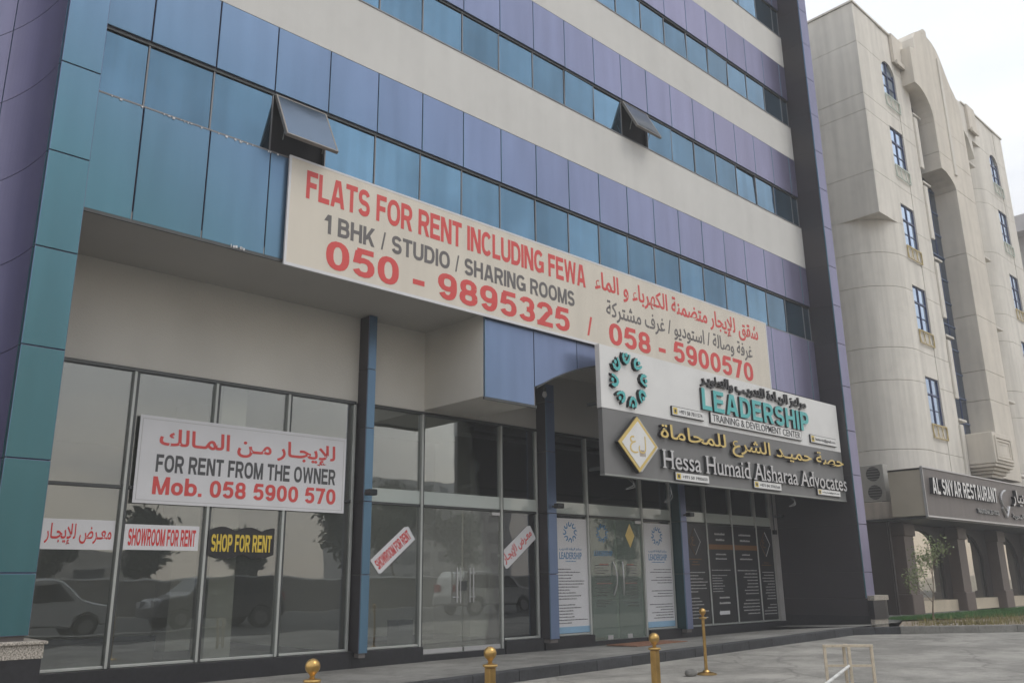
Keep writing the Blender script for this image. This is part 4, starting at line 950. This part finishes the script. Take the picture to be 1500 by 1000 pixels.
def wallcourse(x0, x1, wx0, wx1, rounded_top, left):
    for a, b in zip(JB, JB[1:]):
        z0, z1 = a+.008, b-.008
        r = 1.7 if (left and b <= 14.5) else (.02 if left else 1.1)
        if not left: r = 1.2 if b <= 21.6 else .02
        # left portion up to window
        part('wall_panel', MB().prism_z(roundcorner(x0, wx0, r, left), z0, z1), BEIGE, Q)
        part('wall_panel', MB().box(wx1, x1, YB, YB+.35, z0, z1), BEIGE, Q)
        # between windows
        cuts_ = []; cur = z0
        for w0, w1, ar in WINZ:
            w1 = w1 if not ar else w1
            if w1 <= z0 or w0 >= z1: continue
            if w0 > cur: cuts_.append((cur, w0))
            cur = max(cur, w1)
        if cur < z1: cuts_.append((cur, z1))
        for c0, c1 in cuts_: part('spandrel_panel', MB().box(wx0+.01, wx1-.01, YB+.02, YB+.35, c0, c1), BEIGE, Q)
    for w0, w1, ar in WINZ:
        c = (wx0+wx1)/2; w = (wx1-wx0)/2; fr = MB(); y = YB+.06; t_ = .045
        if ar:
            ww = w; zt = w1-ww*.95
            fill = [(wx0, zt)]+[(c-w*math.cos(math.pi*i/10), zt+w*.95*math.sin(math.pi*i/10)) for i in range(11)]+[(wx1, zt), (wx1, w1+.001), (wx0, w1+.001)]
            # spandrels left and right of the arch
            for s_ in (-1, 1):
                pl = [(c+s_*w, zt)]+[(c+s_*w*math.cos(math.pi/2*i/6), zt+w*.95*math.sin(math.pi/2*i/6)) for i in range(1, 7)]+[(c+s_*w, w1)]
                if s_ > 0: pl = pl[::-1]
                part('arch_spandrel', MB().prism_y(pl[::-1], YB+.004, YB+.3), BEIGE, Q)
        fr.box(wx0, wx0+t_, y, y+.06, w0, w1); fr.box(wx1-t_, wx1, y, y+.06, w0, w1); fr.box(wx0+t_, wx1-t_, y, y+.06, w0, w0+t_); fr.box(wx0+t_, wx1-t_, y, y+.06, w1-t_, w1)
        fr.box(wx0+t_, wx1-t_, y-.005, y+.055, w0+(w1-w0)*.62, w0+(w1-w0)*.62+.06); fr.box(c-.03, c+.03, y-.003, y+.05, w0+t_, w1-t_)
        for zz in (.3,): fr.box(wx0+t_, wx1-t_, y+.01, y+.05, w0+(w1-w0)*zz, w0+(w1-w0)*zz+.03)
        f_ = part('window', fr, BFRAME, Q)
        for sx in ((wx0+t_, c-.03), (c+.03, wx1-t_)):
            pn = part('pane', MB().box(sx[0], sx[1], y+.03, y+.04, w0+t_, w1-t_), BPANE, f_)
        rm = GILT if w0 < 16 else PALEG; rl = MB(); z0 = w0-.52
        rl.box(wx0-.03, wx1+.03, YB-.05, YB-.02, w0-.05, w0); rl.box(wx0-.03, wx0, YB-.05, YB-.02, z0, w0-.05); rl.box(wx1, wx1+.03, YB-.05, YB-.02, z0, w0-.05); rl.box(wx0, wx1, YB-.05, YB-.02, z0, z0+.03)
        for k in range(3):
            xc = wx0+(k+.5)*(wx1-wx0)/3; 
            for i in range(8):
                a0_, a1_ = i*math.pi/4, (i+1)*math.pi/4; rr = (wx1-wx0)/6.3
                rl.tube((xc+rr*math.cos(a0_), YB-.035, z0+.25+rr*1.3*math.sin(a0_)), (xc+rr*math.cos(a1_), YB-.035, z0+.25+rr*1.3*math.sin(a1_)), .012, 4)
        part('window_railing', rl, rm, Q)
wallcourse(29.9, 34.55, 31.95, 33.2, True, True)
wallcourse(41.7, 46.3, 43.9, 45.1, True, False)
part('body', MB().prism_z([(31.6, 12.34), (34.5, 12.34), (34.5, 13.0), (41.72, 13.0), (42.9, 13.25), (46.2, 12.34), (46.2, 24), (29.93, 24), (29.93, 13.75)], 5.2, 14.44), JOINTB, Q)
part('body', MB().prism_z([(29.93, 12.34), (34.5, 12.34), (34.5, 13.0), (41.72, 13.0), (42.9, 13.25), (46.2, 12.34), (46.2, 24), (29.93, 24)], 14.45, 23.2), JOINTB, Q)
part('corner_overhang', MB().prism_z([(29.9, 13.7), (29.9, YB), (31.6, YB), (31.2, 12.1), (30.5, 12.5), (30.1, 13.1)], 14.40, 14.46), BEIGE, Q)
for x0, x1 in ((33.15, 34.25), (41.35, 42.35)):
    d = part('relief_plaque', MB().box(x0, x1, YB-.12, YB+.01, 22.0, 23.35), BEIGE2, Q, bev=.01); part('plaque_step', MB().box(x0+.06, x1-.1, YB-.20, YB-.12, 21.9, 22.1), BEIGE2, d)
part('roof_coping', MB().box(29.85, 34.0, YB-.05, 24, 23.26, 23.34), BEIGE, Q); part('roof_coping', MB().box(40.9, 46.35, YB-.05, 24, 23.26, 23.34), BEIGE, Q)
# recess glazing (storeys of navy curtain wall)
z = 5.4; k = 0
while z < 21.2:
    for xa, xb in ((34.62, 35.4), (35.42, 36.2), (36.22, 37.0), (37.02, 38.2)):
        part('curtain_pane', MB().box(xa+.03, xb-.03, 12.40, 12.42, z+.03, z+.97), BLUEG, Q)
    part('curtain_rail', MB().box(34.56, 38.3, 12.37, 12.44, z-.03, z+.03), mat('pale_blue_rail', (.10, .14, .24), .5), Q); z += 1.0; k += 1
for xa in (34.6, 35.41, 36.21, 37.01): part('curtain_mullion', MB().box(xa-.03, xa+.03, 12.38, 12.44, 5.3, 21.3), BFRAME, Q)
part('recess_back', MB().box(34.55, 38.8, 12.46, 12.6, 5.2, 21.9), BEIGE, Q)
# pylon between the recesses, two widths, in courses
CU = [5.2, 8.3, 9.5, 11.8, 14.45, 17.3]
for a, b in zip(CU, CU[1:]): part('pylon_panel', MB().box(36.85, 39.05, 11.5, 12.85, a+.01, b-.01), BEIGE2, Q)
# upper pylon: its left face starts further left, over a small arch
def arcpts(x0, x1, z0, h, n=8): return [(x0+(x1-x0)*i/n, z0+h*math.sqrt(max(0, 1-(i/n)**2))) for i in range(n+1)]
low = [(36.85, 17.3)]+[(36.85-(36.85-35.55)*(1-math.cos(math.pi/2*i/6)), 17.3+.55*math.sin(math.pi/2*i/6)) for i in range(1, 7)]
part('pylon_panel', MB().prism_y([(36.85, 17.31), (39.05, 17.31), (39.05, 18.6), (35.5, 18.6), (35.5, 17.85)]+low[::-1][0:0]+[(35.95, 17.83), (36.4, 17.68), (36.7, 17.5)], 11.5, 12.85), BEIGE2, Q)
part('pylon_panel', MB().box(35.5, 39.05, 11.5, 12.85, 18.62, 20.0), BEIGE2, Q)
# gable with the arch of the left recess cut out of its underside
ar_ = [(35.5-1.35*(1-math.cos(math.pi/2*i/8))*1.0-0.0, 20.01+1.2*math.sin(math.pi/2*i/8)) for i in range(9)]
gl = [(35.5, 20.01), (39.05, 20.01), (39.05, 21.6), (38.9, 22.1), (38.55, 22.5), (38.2, 22.75), (37.8, 23.25), (37.45, 23.75), (37.1, 24.1), (36.65, 24.3), (36.15, 24.35), (36.15, 24.62), (35.85, 24.62), (35.8, 24.35), (35.35, 24.25), (34.85, 24.0), (34.55, 23.6), (34.45, 23.0), (33.95, 22.9), (33.95, 21.21)]+[p for p in ar_[::-1][0:]][:-1]
part('gable', MB().prism_y(gl, 11.5, 12.2), BEIGE2, Q)
part('gable_rib', MB().box(36.9, 37.15, 11.44, 11.5, 18.0, 23.6), BEIGE, Q)
part('left_recess_soffit', MB().box(34.55, 35.5, 12.0, 12.9, 21.2, 21.3), BEIGE, Q)
part('recess_lintel', MB().prism_y([(39.05, 20.4), (39.3, 21.2), (39.9, 21.75), (40.6, 21.85), (41.2, 21.5), (41.7, 20.6), (41.7, 23.25), (39.05, 23.25)], YB, YB+.5), BEIGE, Q)
part('recess_back', MB().box(39.05, 41.75, 12.95, 13.0, 5.2, 23.2), BEIGE, Q)
# balcony ledges in the left recess and relief base of the pylon
def lbox(name, x0, x1, y0, y1, z0, z1, m_=BEIGE): return part(name, MB().box(x0, x1, y0, y1, z0, z1), m_, Q, bev=.015)
for z in (8.0, 11.3, 14.5, 17.8, 20.9): lbox('ledge', 34.56, 35.3, 11.95, 12.36, z-.75, z-.66); lbox('ledge_trim', 34.5, 34.8, 11.92, 12.0, z-3.2, z-.9)
for z in (5.7, 8.9, 12.2, 15.5, 20.2): lbox('ledge', 39.9, 41.6, 12.0, 12.95, z-.1, z)
pb = lbox('pylon_base', 34.85, 36.8, 11.0, 12.6, 5.6, 6.75, BEIGE2)
for i in range(4): lbox('base_step', 34.9+.12*i, 36.75-.1*i, 11.05+.1*i, 12.6, 5.6-.12*(i+1), 5.6-.12*i-.005, BEIGE2)
for i in range(3):
    e_ = .16*i; pf = MB(); x0, x1, z0, z1 = 34.97+e_, 36.68-e_, 5.72+e_*.7, 6.62-e_*.7; y0 = 10.95+.02*i
    pf.box(x0, x0+.08, y0, 11.0, z0, z1); pf.box(x1-.08, x1, y0, 11.0, z0, z1); pf.box(x0+.08, x1-.08, y0, 11.0, z0, z0+.08); pf.box(x0+.08, x1-.08, y0, 11.0, z1-.08, z1); part('base_moulding', pf, BEIGE2, Q)
# ground floor and ledge to the left
lbox('side_ledge', 28.75, 31.5, 11.9, 24, 3.42, 3.98, mat('stained_concrete', (.40, .35, .30), .85, var=.12, streak=.2))
part('lower_wall', MB().box(31.6, 46.2, 12.36, 24, 3.99, 5.2), BEIGE, Q)
part('shop_interior', MB().box(29.2, 46.3, 13.4, 24, .35, 3.42), BROWND, Q)
part('sign_underside', MB().box(28.6, 46.4, 11.3, 13.4, 3.35, 3.42), ALUD, Q)
cols = [29.58, 34.13, 38.16, 42.2]; CWD = .72; CY0 = 12.5
for i, x in enumerate(cols):
    c_ = part('column', MB().box(x, x+CWD, CY0, 13.05, .35, 3.35), BROWN, Q); part('column_capital', MB().box(x-.06, x+CWD+.06, CY0-.07, 13.05, 2.9, 3.3), BROWN, c_, bev=.02); part('column_base', MB().box(x-.06, x+CWD+.06, CY0-.07, 13.05, .35, 1.05), BROWN, c_, bev=.02)
    if i < len(cols)-1:
        a, b = x+CWD, cols[i+1]
        part('restaurant_pane', MB().box(a, b, 13.0, 13.02, .80, 3.3), mat('restaurant_glass', (.58, .56, .50), .03, .9, var=0, wave=.15, rnd=.08), Q)
        part('window_sill', MB().box(a, b, 12.75, 13.1, .42, .80), mat('cream_sill', (.60, .52, .40), .7), Q)
        p = [(b, .82), (b, 3.34), (a, 3.34), (a, 3.24)]+[(a+(b-a-.55)*j/10, 3.24-.02-.9*(j/10)**5) for j in range(1, 11)]+[(b-.55, .82)]
        part('arched_surround', MB().prism_y(p[::-1], 12.9, 12.98), BROWND, Q)
part('side_entrance', MB().box(29.0, 29.1, 12.7, 24, .35, 3.42), BROWND, Q)
for i in range(5): part('side_panel', MB().box(28.97, 29.0, 12.75+i*1.3, 14.0+i*1.3, .4, 3.38), BROWND, Q)
# restaurant sign
o = thing('restaurant_sign', 'taupe boxed fascia sign with raised white letters over the restaurant windows', 'sign', (28.6, 11.25, 3.45))
part('board', MB().box(0, 17.8, 0, .04, 0, 1.5), SNYG, o)
part('side_board', MB().box(0, .04, .04, 1.1, 0, 1.5), mat('side_board_paint', (.42, .38, .31), .6, var=.06), o)
part('trim', MB().box(-.03, 17.8, -.03, .05, -.05, 0).box(-.03, 17.8, -.03, .05, 1.5, 1.54).box(-.03, 0, -.03, .05, 0, 1.5), SILV, o)
part('top_board', MB().box(0, 17.8, .04, 1.1, 1.44, 1.5), SNYG, o)
grot('AL SNYAR RESTAURANT', SIGNW, 29.0, 34.75, 4.14, 4.66, o, 11.25, name='raised_letter', depth=.12, side=BLK, split=True, gap=.12)
txt('TRADITIONAL SEA FOOD', LGREY, o, 32.8, 34.9, 3.70, 3.86, bold=.015, name='raised_text', depth=.06, side=BLK)
txt(arabic('مطعم السنيار'), SILV, o, 36.4, 41.5, 4.0, 4.72, bold=.01, split=True, name='raised_word', depth=.12, side=BLK)
txt(arabic('للمأكولات البحرية'.replace('أ', 'ا')), LGREY, o, 36.3, 39.5, 3.62, 3.84, bold=.01, name='raised_text', depth=.06, side=BLK)
mb = MB(); pr_ = None
for t_ in range(30):
    u = t_/29; xx = 7.0+.32*math.cos(u*7.5)*(1-u*.35)+u*.1; zz = 1.2-u*.85+.10*math.sin(u*7.5); q_ = (xx-.05, -.05, zz)
    if pr_: mb.tube(pr_, q_, .045, 6)
    pr_ = q_
mb.tube((7.05, -.05, .22), (7.45, -.05, .62), .05, 6); mb.tube((7.05, -.05, .22), (6.75, -.05, .55), .05, 6)
part('emblem', mb, SILV, o)

# AC units
def ac(x, y, z, lab, fans=2, rz=0, s=1.0):
    o = thing('air_conditioner', lab, 'air conditioner', (x, y, z), rz, 'outdoor air conditioner units')
    h = 1.28 if fans == 2 else .7
    part('casing', MB().box(0, .36, 0, .92, 0.05, h), ACW, o, bev=.015)
    for k in range(fans):
        cz = .36+k*.61 if fans == 2 else .37
        r_ = .24; ringm = MB()
        ringm.tube((-.012, .36, cz), (.0, .36, cz), r_, 20); part('fan_opening', ringm, ACD, o)
        gm = MB()
        for j in range(5): gm.box(-.02, -.012, .36-.22, .36+.22, cz-.18+j*.09-.006, cz-.18+j*.09+.006)
        part('fan_guard', gm, ACW, o)
    part('foot', MB().box(.04, .32, .1, .18, 0, .05).box(.04, .32, .74, .82, 0, .05), ALUD, o); o.scale = (s, s, s); return o
ac(29.15, 12.72, 3.98, 'two fan air conditioner on the ledge, nearest the restaurant sign')
ac(29.15, 14.3, 3.98, 'air conditioner on the ledge half hidden behind the violet pier')
ac(40.2, 12.35, 20.2, 'topmost air conditioner on a ledge in the right recess', 1, 0, .8)
ac(40.2, 12.35, 15.5, 'air conditioner on the second ledge down in the right recess', 1, 0, .8)
ac(40.2, 12.35, 12.2, 'air conditioner on the middle ledge in the right recess', 1, 0, .8)
ac(40.2, 12.35, 8.9, 'air conditioner on the lower ledge in the right recess', 1, 0, .8)

# far building at the right edge
o = thing('grey_distant_building', 'grey flat roofed block far off at the right edge behind the beige block', 'building', (78, 14, 0))
part('wall', MB().box(0, 14, 0, 18, 0, 29), FARW, o); part('roof_slab', MB().box(-1.5, 15, -1.5, 19, 29, 30.4), mat('pale_roof_slab', (.42, .41, .42), .8), o)
for fl in range(9):
    for i in range(4): w_ = part('window', MB().box(1+i*3.3, 2.8+i*3.3, -.06, .02, 1.5+fl*3.1, 3.2+fl*3.1), ALUD, o); part('pane', MB().box(1.1+i*3.3, 2.7+i*3.3, -.08, -.06, 1.6+fl*3.1, 3.1+fl*3.1), DARKG, w_)
for fl in range(9): part('side_band', MB().box(-.3, 0, 0, 18, .8+fl*3.1, 1.4+fl*3.1), FARW, o)

# ------------------------------------------------------------------ PLANTING
mb = MB().add([(22.62, 9.98, .385), (38.1, -2.75, .385), (60, -2, .385), (60, 9.2, .40), (28.2, 9.6, .40), (25.0, 10.9, .41)], [(0, 1, 2, 3, 4, 5)])
struct('planting_bed', mb, SOIL)
mb = MB().add([(24.9, 10.95, .44), (28.2, 9.65, .44), (60, 9.25, .44), (60, 11.5, .44), (26.5, 11.5, .44)], [(0, 1, 2, 3, 4)])
struct('lawn_ground', mb, mat('lawn_soil', (.05, .08, .03), .95, var=.2, scale=3))
rr = random.Random(3)
def blades(n, fx, h0, h1, w, name, m_, lab=None, cat=None, parent=None):
    mb = MB()
    for i in range(n):
        x, y, z = fx(); a = rr.uniform(0, 6.28); h = rr.uniform(h0, h1); dx, dy = math.cos(a)*w, math.sin(a)*w; lx, ly = rr.uniform(-.4, .4)*h, rr.uniform(-.4, .4)*h
        mb.add([(x-dx, y-dy, z), (x+dx, y+dy, z), (x+lx, y+ly, z+h)], [(0, 1, 2)])
    o = mb.obj(name, m_); o['kind'] = 'stuff'; tag(o, lab, cat); return o
blades(26000, lambda: (lambda x: (x, rr.uniform(max(9.35, 10.95-(x-24.9)*.42), 11.45), .44))(rr.uniform(25.2, 42)), .04, .10, .012, 'lawn_grass', GRASS, 'short green grass in front of the restaurant', 'grass')
def bedpt():
    while 1:
        x = rr.uniform(23, 34); y = rr.uniform(5, 10.3)
        if y > 9.98-(x-22.62)*.822+.15 and y < 10.85-(x-25)*.33 and (math.sin(x*2.1)+math.sin(y*3+x) > rr.uniform(-1.2, 1.6)): return (x, y, .385)
blades(5000, bedpt, .04, .22, .010, 'weeds', DRYG, 'dry yellow and green weeds on the bare soil behind the kerb', 'weeds')
mb = MB()
for i in range(900):
    x, y, z = bedpt(); s_ = rr.uniform(.01, .035); mb.add([(x-s_, y, z), (x+s_, y-s_, z), (x, y+s_, z), (x, y, z+s_)], [(0, 1, 3), (1, 2, 3), (2, 0, 3)])
o = mb.obj('gravel', CONC); o['kind'] = 'stuff'; tag(o, 'small stones and dry clods scattered over the planting bed', 'gravel')
for x, y, lab, s_ in ((26.6, 8.1, 'crumpled white plastic bag lying on the planting bed', .22), (27.0, 7.25, 'scrap of white paper lying near the plastic bag', .11)):
    bm = bmesh.new(); bmesh.ops.create_icosphere(bm, subdivisions=3, radius=1)
    for v_ in bm.verts: v_.co *= .7+.45*rr.random(); v_.co.z *= .45
    me = bpy.data.meshes.new('litter'); bm.to_mesh(me); bm.free(); me.materials.append(WHITE); o = link('litter', me, None, (x, y, .42)); o.scale = (s_,)*3; tag(o, lab, 'litter')

def tree(name, lab, x, y, z0, h, cr, nl, ls, lm, trunk_r, crown_h=.55, seed=1, group=None, open_=.0):
    q = random.Random(seed); o = thing(name, lab, 'tree', (x, y, z0), q.uniform(0, 6), group)
    tb = MB(); tips = []
    def limb(p, d, L_, r, lvl):
        n = 4; a = p
        for i in range(n):
            d = (d+Vector((q.uniform(-1, 1), q.uniform(-1, 1), q.uniform(-.3, .5)))*.16).normalized(); b = a+d*L_/n; tb.tube(a, b, r*(1-.18*i), 6, r1=r*(1-.18*(i+1))); a = b
            if lvl > 0 and i >= 1:
                for k in range(1 if i < 3 else 2):
                    nd = (d+Vector((q.uniform(-1, 1), q.uniform(-1, 1), q.uniform(-.1, .7)))*.95).normalized(); limb(a, nd, L_*q.uniform(.5, .72), r*.5, lvl-1)
        tips.append(a)
    limb(Vector((0, 0, 0)), Vector((q.uniform(-.1, .1), q.uniform(-.1, .1), 1)), h*.62, trunk_r, 3 if nl > 700 else 2)
    part('trunk', tb, BARK, o)
    lf = MB(); 
    for i in range(nl):
        t_ = tips[q.randrange(len(tips))]; p = t_+Vector((q.gauss(0, 1), q.gauss(0, 1), q.gauss(0, .8)))*cr
        a = Vector((q.uniform(-1, 1), q.uniform(-1, 1), q.uniform(-1, 1))).normalized(); b = a.cross(Vector((q.uniform(-1, 1), q.uniform(-1, 1), q.uniform(-1, 1)))).normalized(); s_ = ls*q.uniform(.6, 1.3)
        lf.add([p-a*s_, p+b*s_*.4, p+a*s_, p-b*s_*.4], [(0, 1, 2, 3)])
    c_ = part('crown', lf, lm, o); c_['kind'] = 'stuff'; return o
tree('young_tree', 'thin young tree with sparse light leaves in the bed before the restaurant', 25.6, 10.3, .41, 1.6, .10, 1100, .042, LEAFM, .028, seed=11)

# ------------------------------------------------------------------ ACROSS THE ROAD (seen mirrored in the glass)
def suv(x, y, rz, body, lab):
    o = thing('parked_car', lab, 'car', (x, y, zr(x)), rz, 'cars across the road mirrored in the shop glass')
    pr = [(-2.35, .45), (-2.4, .8), (-2.3, 1.05), (-2.15, 1.55), (-1.9, 1.78), (.35, 1.80), (.75, 1.70), (1.35, 1.16), (2.2, 1.02), (2.4, .8), (2.42, .45), (1.95, .36), (1.85, .62), (1.55, .76), (1.2, .62), (1.1, .36), (-1.0, .36), (-1.1, .62), (-1.4, .76), (-1.72, .62), (-1.82, .36)]
    part('body', MB().prism_y(pr, -.9, .9), body, o, bev=.05)
    for s_ in (-1, 1):
        y0, y1 = (-.912, -.895) if s_ < 0 else (.895, .912)
        part('side_window', MB().prism_y([(-2.0, 1.14), (-.75, 1.12), (-.75, 1.62), (-1.85, 1.62)], y0, y1), DARKG, o); part('side_window', MB().prism_y([(-.68, 1.12), (1.12, 1.12), (.62, 1.62), (-.68, 1.62)], y0, y1), DARKG, o)
        for xw in (-1.42, 1.53):
            w_ = part('wheel', MB().tube((xw, s_*.72, .36), (xw, s_*.93, .36), .36, 24), TYRE, o); part('rim', MB().tube((xw, s_*.93, .36), (xw, s_*.945, .36), .22, 16), RIM, w_)
        part('tail_light', MB().box(-2.42, -2.3, s_*.62-.14, s_*.62+.14, .95, 1.25), TAIL, o); part('headlight', MB().box(2.3, 2.43, s_*.62-.16, s_*.62+.16, .78, .95), SILV, o)
    part('windscreen', MB().add([(1.30, -.78, 1.2), (1.30, .78, 1.2), (.80, .72, 1.69), (.80, -.72, 1.69)], [(0, 1, 2, 3)]), DARKG, o)
suv(8.3, -3.6, 0, CARW, 'white four wheel drive across the road, mirrored in the left shop window')
suv(14.6, -4.2, R(180), mat('charcoal_car_paint', (.09, .09, .095), .3, 0, var=0, coat=.6), 'dark car across the road, mirrored beside the black and yellow sign')
suv(27.5, -3.9, 0, CARW, 'white four wheel drive across the road, mirrored in the dusty glass doors')
o = thing('boundary_wall', 'low pale boundary wall across the road, mirrored in the shop glass', 'wall', (0, -21, 0)); part('wall', MB().box(-30, 110, -.12, .12, 0, 1.9), mat('weathered_wall', (.20, .19, .17), .9, var=.25, dirt=.3), o); part('coping', MB().box(-30, 110, -.18, .18, 1.9, 2.0), SIGNW, o)
o = thing('low_house', 'low pale house beyond the boundary wall, mirrored in the left window', 'house', (4, -40, 0)); part('wall', MB().box(0, 22, -8, 0, 0, 4.2), CONC, o)
for i in range(4): part('window', MB().box(2+i*5, 4+i*5, 0, .05, 1.2, 3.0), DARKG, o)
o = thing('apartment_house', 'mid rise flats across the road, mirrored in the glass near the slanting sticker', 'building', (70, -75, 0)); part('wall', MB().box(0, 26, -12, 0, 0, 16), FARW, o)
for fl in range(5):
    for i in range(7): part('window', MB().box(1.5+i*3.4, 3.5+i*3.4, 0, .06, 1.3+fl*3.1, 3+fl*3.1), DARKG, o)
TL = [(14, -23.5, 3.6), (19, -24, 4.0), (25.5, -23.5, 3.4), (34, -25, 5.6), (38, -25, 6.2), (46, -26, 5.4), (60, -30, 6.6), (70, -31, 7), (82, -30, 6.5)]
TLAB = ['low bushy tree across the road, mirrored behind the Arabic strip sticker', 'bushy tree across the road, mirrored below the showroom sticker', 'small tree across the road, mirrored behind the black and yellow sign',
        'dark tree across the road, mirrored in the pane left of the dusty doors', 'tallest dark tree across the road, mirrored above the dusty doors', 'dark tree across the road, mirrored right of the dusty doors',
        'farther tree across the road, mirrored in the left white poster pane', 'farther tree across the road, mirrored above the green doors', 'farthest tree across the road, mirrored above the black posters']
for i, (x, y, h) in enumerate(TL):
    tree('roadside_tree', TLAB[i], x, y, 0, h, .55*h/8, 2600, .26, LEAFD, .16, seed=20+i, group=['roadside trees mirrored in the left window', 'roadside trees mirrored above the doors', 'roadside trees farther along'][i//3])

# ------------------------------------------------------------------ HAZE
hz = MB().box(-20, 115, -90, 45, -1.2, 36).obj('haze', None); hz['kind'] = 'stuff'; hz.data.materials.clear()
hm_ = bpy.data.materials.new('thin_haze'); hm_.use_nodes = True; hn = hm_.node_tree.nodes; hn.clear()
ho = hn.new('ShaderNodeOutputMaterial'); pv = hn.new('ShaderNodeVolumePrincipled'); pv.inputs['Color'].default_value = (.93, .94, .96, 1); pv.inputs['Density'].default_value = .0032; pv.inputs['Anisotropy'].default_value = 0
hm_.node_tree.links.new(pv.outputs[0], ho.inputs['Volume']); hz.data.materials.append(hm_)
